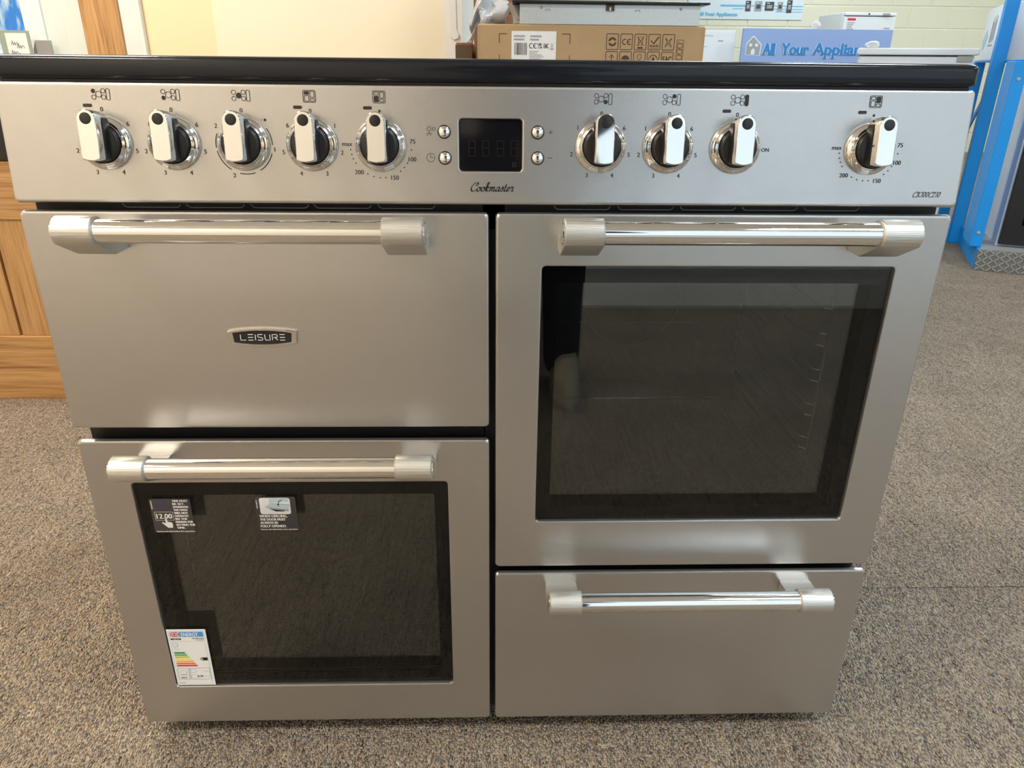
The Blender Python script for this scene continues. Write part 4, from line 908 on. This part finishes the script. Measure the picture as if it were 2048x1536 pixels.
for s in (-1, 1):
    sh = Vector((PX+s*.185, -1.235, 1.385)); el = Vector((PX+s*.235, -1.135, 1.105)); wr = PC+rt*(s*.108)-up*.045-fwd*.085
    chain(pr, [sh, sh.lerp(el, .5), el, el.lerp(wr, .4), wr], [.068, .056, .050, .044, .030]); hand_c.append(wr)
    pm = PC+rt*(s*.106)-up*.010-fwd*.035
    chain(pr, [wr, pm], [.026, .026]); ell(pr, pm+fwd*.012, (.020, .034, .040), sub=2)
    for i, ln in enumerate((.050, .058, .054, .044)):
        v = .030-.0195*i
        chain(pr, [pm+up*(v*.8)+fwd*.018, PC+rt*(s*.101)+up*v+fwd*.003, PC+rt*(s*.0905)+up*v+fwd*.0145, PC+rt*(s*(.0905-ln*.45))+up*(v-.002)+fwd*.0135], [.0105, .0098, .0090, .0078], 10)
    chain(pr, [pm+up*.012+fwd*.004, PC+rt*(s*.086)+up*.016-fwd*.020, PC+rt*(s*.060)+up*.012-fwd*.0135], [.013, .0112, .0092], 10)
tmp = pr.build('person_tmp', smooth=None)
rm = tmp.modifiers.new('r', 'REMESH'); rm.mode = 'VOXEL'; rm.voxel_size = .0058
sm_ = tmp.modifiers.new('s', 'SMOOTH'); sm_.iterations = 5; sm_.factor = .5
me = bpy.data.meshes.new_from_object(tmp.evaluated_get(bpy.context.evaluated_depsgraph_get()))
bpy.data.objects.remove(tmp)
me.materials.clear()
mat('trousers', (.016, .017, .022), .8, 0, .2, 30)
for q in ('jacket', 'trousers', 'skin'): me.materials.append(MATS[q])
idx = []
for p in me.polygons:
    c = p.center
    if (c-hd(0, .01, -.01)).length < .155 and (HM.inverted() @ c).z > -.125: k = 2
    elif any((c-wv).length < .16 and (c-wv).dot((PC-wv).normalized()) > -.002 for wv in hand_c): k = 2
    elif c.z < .93: k = 1
    else: k = 0
    idx.append(k)
me.polygons.foreach_set('material_index', idx); me.shade_smooth(); me.name = 'person'
ps = bpy.data.objects.new('person', me); C.objects.link(ps)
tag(ps, 'person in dark clothes with a neon stripe, holding a phone before the cooker', 'person')
for s in (-1, 1):
    e_ = MB(); ell(e_, hd(s*.031, .072, .004), (.012, .011, .010), H3, 2); e_.m = [e_.mi('white_eye')]*len(e_.m); e_.build('eye', ps, smooth=60)
    e_ = MB(); ell(e_, hd(s*.031, .0815, .001), (.005, .003, .005), H3, 2); e_.m = [e_.mi('hair')]*len(e_.m); e_.build('pupil', ps, smooth=60)
e_ = MB(); ell(e_, hd(0, .078, -.062), (.024, .008, .006), H3, 2); e_.m = [e_.mi('lip')]*len(e_.m); e_.build('mouth', ps, smooth=60)
q = bmesh.new(); bmesh.ops.create_icosphere(q, subdivisions=4, radius=1)
bmesh.ops.delete(q, geom=[v for v in q.verts if v.co.z < (.32 if v.co.y > .35 else -.25-.3*(v.co.y < -.3))], context='VERTS')
MB().bm(q, 'hair', HM @ Matrix.Translation((0, -.014, .028)) @ Matrix.Diagonal((.083, .103, .099, 1))).build('hair', ps, smooth=60)
for s in (-1, 1):
    ax, ay = PX+s*.105, -1.270
    def sl(z, w_, y0, y1, n=20):
        out = []
        for i in range(n):
            a = 2*PI*i/n; cy = (y0+y1)/2; yy = cy+(y1-y0)/2*math.sin(a); t_ = (yy-y0)/(y1-y0)
            out.append((ax+s*.012*t_+w_*math.cos(a)*(.78+.30*math.sin(PI*min(1, t_*1.1))), yy, z))
        return out
    so = MB().loft([sl(0, .040, ay-.075, ay+.215), sl(.022, .042, ay-.080, ay+.222), sl(.028, .040, ay-.078, ay+.218)], 'sole', True, True).build('shoe_sole', ps, smooth=50)
    MB().loft([sl(.026, .040, ay-.076, ay+.214), sl(.050, .041, ay-.076, ay+.200), sl(.066, .040, ay-.074, ay+.150), sl(.085, .040, ay-.070, ay+.085), sl(.110, .046, ay-.066, ay+.058)], 'shoe', True, True).build('shoe', ps, smooth=60)
    MB().tube([hips[(s+1)//2]+Vector((-.055*1, .078, -.10)), knees[(s+1)//2].lerp(hips[(s+1)//2], .5)+Vector((-.035, .082, 0)), knees[(s+1)//2]+Vector((-.030, .062, .03)), knees[(s+1)//2]+Vector((-.038, .050, -.10))], .006, 'neon', 8).build('neon_stripe', ps, smooth=60)
# phone in the hands
ph = thing('smartphone', PC, 'slim black phone held in both hands of the person', 'phone', world=False)
ph.matrix_world = Matrix(((rt.x, up.x, -fwd.x, PC.x), (rt.y, up.y, -fwd.y, PC.y), (rt.z, up.z, -fwd.z, PC.z), (0, 0, 0, 1)))
MB().box(-.080, .080, -.037, .037, -.0038, .0038, 'phone', .003, 3).build('casing', ph)
MB().box(-.077, .077, -.034, .034, .0038, .0041, 'screen', .0001).build('screen', ph)
